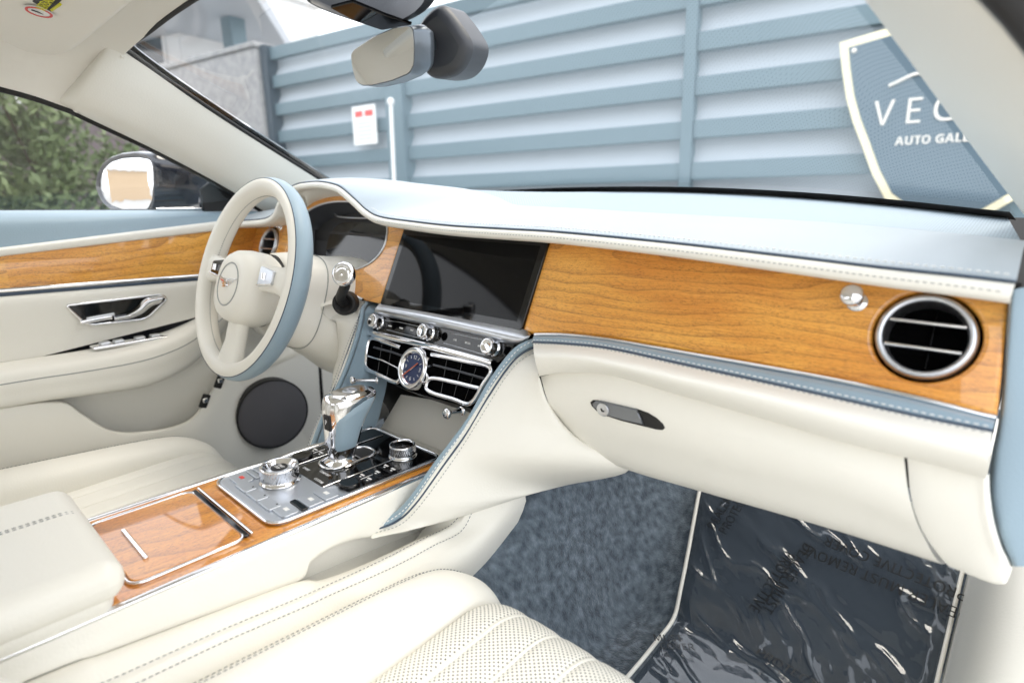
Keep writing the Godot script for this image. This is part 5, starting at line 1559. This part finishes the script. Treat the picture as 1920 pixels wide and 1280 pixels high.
	for dx in [-0.034, -0.029]:
		part("stitching", stitch_mesh(V([dx, 0.6284, 0.82, dx, 0.6284, 0.70, dx, 0.6284, 0.562, dx, 0.6268, 0.552, dx, 0.6215, 0.5445]), Vector3.UP, 0.0058, 0.00042, 0.0041), M.blue_thread, arm)

	# gear lever
	var g := thing("gear_lever", "chrome gear lever with blue leather grip standing in the switch panel", "gear lever", Vector3(-0.012, TOP + 0.006, 0.215))
	var secs := [[0.581, -0.012, 0.218, 0.0200, 0.0230], [0.586, -0.012, 0.218, 0.0150, 0.0180], [0.592, -0.012, 0.218, 0.0135, 0.0165], [0.600, -0.012, 0.217, 0.0150, 0.0190], [0.612, -0.012, 0.216, 0.0165, 0.0220], [0.630, -0.012, 0.213, 0.0180, 0.0245], [0.648, -0.012, 0.2085, 0.0195, 0.0285], [0.662, -0.012, 0.2035, 0.0210, 0.0330], [0.673, -0.012, 0.1995, 0.0220, 0.0360], [0.681, -0.012, 0.1975, 0.0220, 0.0360], [0.686, -0.012, 0.1970, 0.0200, 0.0330], [0.689, -0.012, 0.1970, 0.0150, 0.0260]]
	var rows := []
	for q in secs:
		var ring := PackedVector3Array()
		for p in oval(Vector2.ZERO, q[3] * 1.28, q[4] * 1.14, 32, 2.6):
			ring.append(Vector3(q[1] + p.x, q[0], q[2] + p.y))
		rows.append(ring)
	part("body", grid(rows, true, true), M.chrome, g)
	for s in [1, -1]:
		# the leather side follows the lever and hooks forward at the top
		var gr := []
		for j in 9:
			var t := j / 8.0
			var col := PackedVector3Array()
			var yt := lerpf(0.6825, 0.650, pow(t, 2.2))
			for i2 in 10:
				var h := i2 / 9.0
				var y := lerpf(0.603, yt, h)
				var w := 0.018
				var z := 0.2
				for i in secs.size() - 1:
					if y >= secs[i][0] and y <= secs[i + 1][0]:
						var f: float = (y - secs[i][0]) / (secs[i + 1][0] - secs[i][0])
						var rx: float = lerpf(secs[i][3], secs[i + 1][3], f) * 1.28
						var rz: float = lerpf(secs[i][4], secs[i + 1][4], f) * 1.14
						var dz := lerpf(lerpf(-0.60, -0.90, h), lerpf(0.95, 0.92, h), t)
						z = lerpf(secs[i][2], secs[i + 1][2], f) + dz * rz
						w = rx * pow(1.0 - pow(absf(dz), 2.6), 1.0 / 2.6)
				var rimmed := t in [0.0, 1.0] or i2 in [0, 9]
				col.append(Vector3(-0.012 + s * (w + (-0.0008 if rimmed else 0.0022)), y, z))
			gr.append(col)
		part("grip", grid(gr), M.blue, g, "blue leather grip on the side of the lever")
	part("park_button", rbox(Vector3(-0.008, 0.650, 0.2398), Vector3(0.0085, 0.0125, 0.003), 0.0025, Basis(Vector3.RIGHT, 0.02)), M.black, g, "black park button")
	part("lettering", words("P", 0.0075, frame(Vector3(-0.008, 0.651, 0.2431), Vector3.RIGHT, Vector3(0, 0.0, 1))), M.white_print, g)
	part("medallion", lathe([[0.0115, 0.0], [0.0112, 0.0012], [0.0098, 0.0016], [0.0092, 0.0010], [0.0, 0.0012]], Vector3(-0.012, 0.6885, 0.197), Vector3.UP, 32), M.satin, g)
	part("letter", words("B", 0.0085, frame(Vector3(-0.012, 0.6902, 0.197), Vector3.RIGHT, Vector3.UP)), M.chrome, g)
	part("wing", tube(cr(V([-0.020, 0.6900, 0.197, -0.0175, 0.6902, 0.196, -0.0150, 0.6900, 0.1975]), 3), 0.0007, 6), M.chrome, g)
	part("wing", tube(cr(V([-0.009, 0.6900, 0.1975, -0.0065, 0.6902, 0.196, -0.004, 0.6900, 0.197]), 3), 0.0007, 6), M.chrome, g)


# ---------------------------------------------------------------- seats

func seat_y(z: float) -> float:
	if z < 0.25:
		var t := clampf((0.25 - z) / 0.085, 0.0, 1.0)
		return 0.500 - 0.075 * (1.0 - sqrt(maxf(0.0, 1.0 - t * t)))
	return 0.500 - 0.035 * (z - 0.25)


func car_seat(label: String, cx: float, driver := false) -> void:
	var s := thing("car_seat", label, "car seat", Vector3(cx, 0.3, 0.45), "front seats")
	# perforated, fluted middle
	var rows := []
	var prof := []
	for i in 22:
		var a := PI / 2 * i / 21.0
		prof.append([0.25 - 0.085 * cos(a), 0.425 + 0.075 * sin(a)])
	for i in 18:
		var z := 0.262 + i * 0.026
		prof.append([z, seat_y(z)])
	prof.insert(0, [0.168, 0.30])
	prof.insert(1, [0.165, 0.38])
	var dist := 0.0
	var v := PackedVector3Array()
	var uv := PackedVector2Array()
	var idx := PackedInt32Array()
	var nx := 96
	for i in prof.size():
		if i > 0:
			dist += Vector2(prof[i][0], prof[i][1]).distance_to(Vector2(prof[i - 1][0], prof[i - 1][1]))
		for j in nx + 1:
			var x := lerpf(-0.128, 0.128, float(j) / nx)
			var fl := absf(sin(PI * (x - 0.128) / 0.0512))
			var bump := 0.0042 * (1.0 - pow(1.0 - fl, 3.0)) - 0.0042
			if i < 10:
				bump *= clampf((i - 2) / 8.0, 0.0, 1.0)
			var e := absf(x) / 0.128
			var sag := -0.012 * pow(e, 8.0)
			var nrm := Vector3(0, 1, 0) if i > 22 else Vector3(0, sin(PI / 2 * i / 22.0), -cos(PI / 2 * i / 22.0))
			var pos := Vector3(cx + x, prof[i][1], prof[i][0]) + nrm * (bump + sag)
			v.append(pos)
			uv.append(Vector2(x, dist))
	for i in prof.size() - 1:
		for j in nx:
			var a := i * (nx + 1) + j
			idx.append_array([a, a + 1, a + nx + 2, a, a + nx + 2, a + nx + 1])
	var cush := part("cushion", arr(v, idx, uv), M.cream if driver else M.perforated, s, "fluted cream cushion" if driver else "perforated fluted cream cushion")
	for kx in [-0.0768, -0.0256, 0.0256, 0.0768]:
		var line := PackedVector3Array()
		for i in range(8, prof.size()):
			var nrm := Vector3(0, 1, 0) if i > 22 else Vector3(0, sin(PI / 2 * i / 22.0), -cos(PI / 2 * i / 22.0))
			line.append(Vector3(cx + kx, prof[i][1], prof[i][0]) + nrm * -0.0036)
		part("flute_seam", tube(line, 0.0026, 6), M.cream, cush)
	# bolsters
	for q in [-1, 1]:
		var curves := []
		var stations := [[0.150, 0.40, 0.60], [0.172, 0.462, 0.80], [0.200, 0.492, 0.92], [0.240, 0.512, 1.0], [0.30, 0.522, 1.0], [0.40, 0.530, 1.0], [0.55, 0.540, 1.0], [0.72, 0.55, 1.0]]
		for st in stations:
			var z: float = st[0]
			var h: float = st[1]
			var w: float = st[2]
			var x0: float = cx + q * 0.1275
			curves.append(PackedVector3Array([
				Vector3(x0 - q * 0.006, h - 0.055, z + 0.012), Vector3(x0 + q * 0.002, h - 0.018, z + 0.006), Vector3(x0 + q * 0.026 * w, h - 0.001, z),
				Vector3(x0 + q * 0.060 * w, h, z), Vector3(x0 + q * 0.088 * w, h - 0.020, z + 0.004), Vector3(x0 + q * 0.099 * w, h - 0.06, z + 0.012), Vector3(x0 + q * 0.094 * w, 0.34, z + 0.02)]))
		curves.insert(0, PackedVector3Array([Vector3(cx + q * 0.124, 0.33, 0.17), Vector3(cx + q * 0.14, 0.33, 0.155), Vector3(cx + q * 0.15, 0.33, 0.150), Vector3(cx + q * 0.17, 0.33, 0.150), Vector3(cx + q * 0.19, 0.33, 0.155), Vector3(cx + q * 0.2, 0.33, 0.165), Vector3(cx + q * 0.205, 0.33, 0.18)]))
		var rows2 := net(curves, 6, 6)
		var bol := part("bolster", grid(rows2), M.cream, s, "cream leather side bolster with double stitching")
		for col in [19, 22]:
			var line := PackedVector3Array()
			for r in range(8, rows2.size()):
				line.append(rows2[r][col] + Vector3(q * 0.0004, 0.0010, -0.0004))
			part("stitching", stitch_mesh(line, Vector3(q * 0.3, 0.9, -0.2), 0.0058, 0.00042, 0.0041), M.blue_thread, bol)
	part("base", rbox(Vector3(cx, 0.36, 0.50), Vector3(0.19, 0.075, 0.28), 0.03), M.black, s)
	# backrest, leaning back
	var lean := Basis(Vector3.RIGHT, 0.66)
	var o := Vector3(cx, 0.50, 0.655)
	var br := part("backrest", rbox(o + lean * Vector3(0, 0.32, 0.03), Vector3(0.15, 0.33, 0.05), 0.045, lean, 5), M.cream, s)
	for q in [-1, 1]:
		part("side_bolster", rbox(o + lean * Vector3(q * 0.185, 0.29, -0.015), Vector3(0.052, 0.30, 0.075), 0.05, lean * Basis(Vector3.UP, q * 0.25), 6), M.cream, br)
	part("headrest", rbox(o + lean * Vector3(0, 0.76, 0.02), Vector3(0.13, 0.10, 0.045), 0.042, lean, 5), M.cream, br)
	if driver:
		s.position += Vector3(0, -0.045, 0.03)


func build_seats() -> void:
	car_seat("cream passenger seat with perforated fluted cushion beside the open doorway", 0.418)
	car_seat("cream driver's seat behind the steering wheel", -0.412, true)


# ---------------------------------------------------------------- steering

func build_steering() -> void:
	var c := Vector3(-0.37, 0.825, 0.176)
	var n := Vector3(0, 0.3206, 0.9472)
	var u := Vector3.RIGHT
	var v := n.cross(u)
	var w := thing("steering_wheel", "cream and blue leather steering wheel with a winged emblem on its hub", "steering wheel", c)
	var R := 0.1775
	for two in [[48.0, 262.0, "rim_inner", M.cream], [-98.0, 48.0, "rim_outer", M.blue]]:
		var rows := []
		for i in 97:
			var a := TAU * i / 96.0
			var rd := u * cos(a) + v * sin(a)
			var row := PackedVector3Array()
			for j in 17:
				var b := deg_to_rad(lerpf(two[0], two[1], j / 16.0))
				row.append(c + rd * (R + 0.0175 * cos(b)) + n * 0.0215 * sin(b))
			rows.append(row)
		part(two[2], grid(rows), two[3], w, "cream leather inner face of the rim" if two[2] == "rim_inner" else "blue leather outer face of the rim")
	for ph in [48.0, 262.0]:
		var ring := PackedVector3Array()
		for i in 96:
			var a := TAU * i / 96.0
			var b := deg_to_rad(ph)
			ring.append(c + (u * cos(a) + v * sin(a)) * (R + 0.0176 * cos(b)) + n * 0.0216 * sin(b))
		part("rim_seam", tube(ring, 0.0009, 5, true), M.navy_piping, w)
	var inner := PackedVector3Array()
	for i in 97:
		var a := TAU * i / 96.0
		inner.append(c + (u * cos(a) + v * sin(a)) * (R - 0.0178) + n * 0.001)
	part("rim_stitching", stitch_mesh(inner, n, 0.005, 0.0009, 0.003), M.grey_thread, w)
	# hub
	var rows := []
	var hc := c - v * 0.016 - n * 0.014
	for q in [[-0.030, 0.062, 0.056], [-0.022, 0.070, 0.064], [-0.005, 0.077, 0.072], [0.020, 0.077, 0.071], [0.036, 0.073, 0.067], [0.045, 0.065, 0.060], [0.0495, 0.054, 0.050], [0.0505, 0.046, 0.044]]:
		var row := PackedVector3Array()
		for p in oval(Vector2(0, -0.003), q[1], q[2], 48, 2.5):
			row.append(hc + u * p.x + v * p.y + n * q[0])
		rows.append(row)
	var hub := part("hub", grid(rows, true, true), M.cream, w, "cream leather airbag cover")
	part("hub_ring", lathe([[0.0385, 0.0502], [0.0400, 0.0520], [0.0415, 0.0505]], hc - v * 0.003, n, 48), M.grey_thread, hub)
	part("badge_disc", lathe([[0.0385, 0.0505], [0.030, 0.0525], [0.0, 0.0540]], hc - v * 0.003, n, 48), M.cream, hub)
	part("back_shell", lathe([[0.070, -0.012], [0.0715, -0.022], [0.060, -0.036], [0.03, -0.040]], hc, n, 48), M.black, hub)
	# winged emblem
	var ef := frame(hc + n * 0.0545 - v * 0.002, u, n)
	ef.basis = ef.basis * Basis.from_scale(Vector3.ONE * 1.3)
	var em := part("emblem", words("B", 0.013, ef * Transform3D(Basis.IDENTITY, Vector3(0, 0, 0.001)), "Droid Serif", 0.0015, 700), M.chrome, hub, "silver winged letter emblem")
	for s in [-1, 1]:
		for i in 3:
			var y := 0.0055 - i * 0.0040
			var wing := PackedVector2Array([Vector2(s * 0.0055, y - 0.0018), Vector2(s * (0.0260 - i * 0.0065), y + 0.0012), Vector2(s * (0.0285 - i * 0.0065), y + 0.0032), Vector2(s * 0.0055, y + 0.0016)])
			if s < 0:
				wing.reverse()
			part("wing_feather", plate(wing, ef, 0.002, 0.0003), M.copper if i == 1 and s < 0 else M.chrome, em)
	# spokes
	for s in [-1, 1]:
		var sp := []
		for q in [[0.050, 0.026, -0.002, 0.016], [0.085, 0.024, 0.004, 0.015], [0.125, 0.024, 0.002, 0.014], [0.165, 0.030, 0.0, 0.015]]:
			var ring := PackedVector3Array()
			for p in oval(Vector2.ZERO, q[1], q[3], 24, 3.0):
				ring.append(c + u * s * q[0] + v * (p.x + 0.006) + n * (q[2] + p.y))
			sp.append(ring)
		var spoke := part("spoke", grid(sp, true), M.cream, w)
		var bf := frame(c + u * s * 0.104 + v * 0.008 + n * 0.0205, u, n)
		var pad := part("button_pad", plate(rounded(PackedVector2Array([Vector2(-0.026, -0.020), Vector2(0.024, -0.012), Vector2(0.024, 0.012), Vector2(-0.026, 0.018)]) if s > 0 else PackedVector2Array([Vector2(-0.024, -0.012), Vector2(0.026, -0.020), Vector2(0.026, 0.018), Vector2(-0.024, 0.012)]), 0.005), bf, 0.008, 0.0012), M.black_gloss if s < 0 else M.satin, spoke, "black button pad on the spoke" if s < 0 else "satin metal button pad on the spoke")
		part("chrome_bar", tube(PackedVector3Array([bf * Vector3(-0.024, -0.017 if s > 0 else -0.012, 0.001), bf * Vector3(0.024, -0.012 if s > 0 else -0.017, 0.001)]), 0.0018, 8), M.chrome, pad)
		part("roller", tube(PackedVector3Array([bf * Vector3(-0.002, -0.006, 0.002), bf * Vector3(-0.002, 0.006, 0.002)]), 0.0045, 12), M.chrome, pad)
		part("paddle", plate(rounded(PackedVector2Array([Vector2(0.085, 0.012), Vector2(0.135, 0.028), Vector2(0.150, 0.062), Vector2(0.128, 0.066), Vector2(0.090, 0.045)]) if s > 0 else PackedVector2Array([Vector2(-0.085, 0.012), Vector2(-0.090, 0.045), Vector2(-0.128, 0.066), Vector2(-0.150, 0.062), Vector2(-0.135, 0.028)]), 0.008), frame(c - n * 0.034 - v * 0.03, u, n), 0.006, 0.0015), M.satin, w, "satin metal shift paddle behind the rim")
	var low := []
	for q in [[0.045, 0.036, 0.0, 0.014], [0.085, 0.030, 0.0, 0.012], [0.125, 0.030, -0.001, 0.012], [0.165, 0.042, 0.0, 0.014]]:
		var ring := PackedVector3Array()
		for p in oval(Vector2.ZERO, q[1], q[3], 24, 3.0):
			ring.append(c - v * q[0] + u * p.x + n * (q[2] + p.y))
		low.append(ring)
	part("lower_spoke", grid(low, true), M.cream, w)
	# column shroud with the stalk
	var col := thing("steering_column", "cream steering column shroud running into the dash", "steering column", c - n * 0.10)
	var cs := []
	for q in [[-0.040, 0.062, 0.058, -0.012], [-0.050, 0.080, 0.076, -0.014], [-0.075, 0.092, 0.088, -0.018], [-0.12, 0.104, 0.098, -0.022], [-0.17, 0.120, 0.112, -0.026], [-0.22, 0.14, 0.13, -0.03]]:
		var ring := PackedVector3Array()
		for p in oval(Vector2.ZERO, q[1], q[2], 48, 3.0):
			ring.append(c + u * p.x + v * (p.y + q[3]) + n * q[0])
		cs.append(ring)
	part("shroud", grid(cs, true, true), M.cream, col)
	var jr := PackedVector3Array()
	for p in oval(Vector2(0, -0.021), 0.1015, 0.0960, 48, 3.0):
		jr.append(c + u * p.x + v * p.y + n * -0.105)
	part("joint", tube(jr, 0.0010, 5, true), M.grey_thread, col)
	var boot := Vector3(-0.1693, 0.7913, 0.1)
	var tip := Vector3(-0.0743, 0.857, 0.155)
	var ax := Vector3(0.72, 0.12, 0.68).normalized()
	part("boot", lathe([[0.0215, -0.03], [0.0215, -0.002], [0.0200, 0.003], [0.0150, 0.004], [0.0120, -0.003], [0.0, -0.004]], boot, ax, 32), M.rubber, col)
	part("stalk", tube(cr(PackedVector3Array([boot - ax * 0.004, boot + ax * 0.010 + Vector3(0, 0.012, 0.004), boot.lerp(tip, 0.6) + Vector3(0.004, 0.004, 0), tip]), 5), 0.0085, 14), M.black, col, "black column stalk")
	part("stalk_knob", lathe([[0.009, -0.012], [0.013, -0.010], [0.0185, -0.004], [0.0195, 0.002], [0.018, 0.006], [0.014, 0.0085], [0.0125, 0.007], [0.008, 0.0065], [0.0, 0.007]], tip, Vector3(0.45, 0.25, 0.85).normalized(), 36), M.chrome, col, "round chrome stalk end")


func build_small() -> void:
	# the rear of the cabin, which closes the light off behind the front seats
	var bench := thing("rear_bench", "cream rear bench across the back of the cabin", "bench", Vector3(0, 0.3, 1.5))
	part("cushion", rbox(Vector3(0, 0.46, 1.36), Vector3(0.66, 0.085, 0.27), 0.06, Basis.IDENTITY, 5), M.cream, bench)
	part("backrest", rbox(Vector3(0, 0.76, 1.66), Vector3(0.66, 0.30, 0.09), 0.07, Basis(Vector3.RIGHT, 0.32), 5), M.cream, bench)
	for s in [-1, 1]:
		var d := thing("rear_door", "closed rear door behind the driver's seat" if s < 0 else "closed rear door behind the passenger seat", "car door", Vector3(s * 0.78, 0.3, 1.35))
		part("panel", rbox(Vector3(s * 0.80, 0.60, 1.38), Vector3(0.055, 0.33, 0.42), 0.03), M.cream, d)
		part("wood_inlay", rbox(Vector3(s * 0.744, 0.83, 1.38), Vector3(0.004, 0.033, 0.40), 0.003), M.wood_door, d)
		part("armrest", rbox(Vector3(s * 0.715, 0.62, 1.38), Vector3(0.045, 0.035, 0.30), 0.03), M.cream, d)
		part("belt_pad", rbox(Vector3(s * 0.775, 0.925, 1.38), Vector3(0.04, 0.02, 0.42), 0.015), M.blue, d)
	for s in [-1, 1]:
		var p := thing("door_pillar", "cream centre pillar behind the driver's door" if s < 0 else "cream centre pillar behind the open doorway", "pillar", Vector3(s * 0.76, 0.3, 0.95))
		part("trim", surf([V([s * 0.80, 0.30, 0.92, s * 0.79, 0.92, 0.92, s * 0.62, 1.20, 0.96]), V([s * 0.755, 0.30, 0.96, s * 0.745, 0.92, 0.96, s * 0.595, 1.21, 1.0]), V([s * 0.80, 0.30, 1.0, s * 0.79, 0.92, 1.0, s * 0.62, 1.20, 1.04])], 6, 5), M.cream, p)
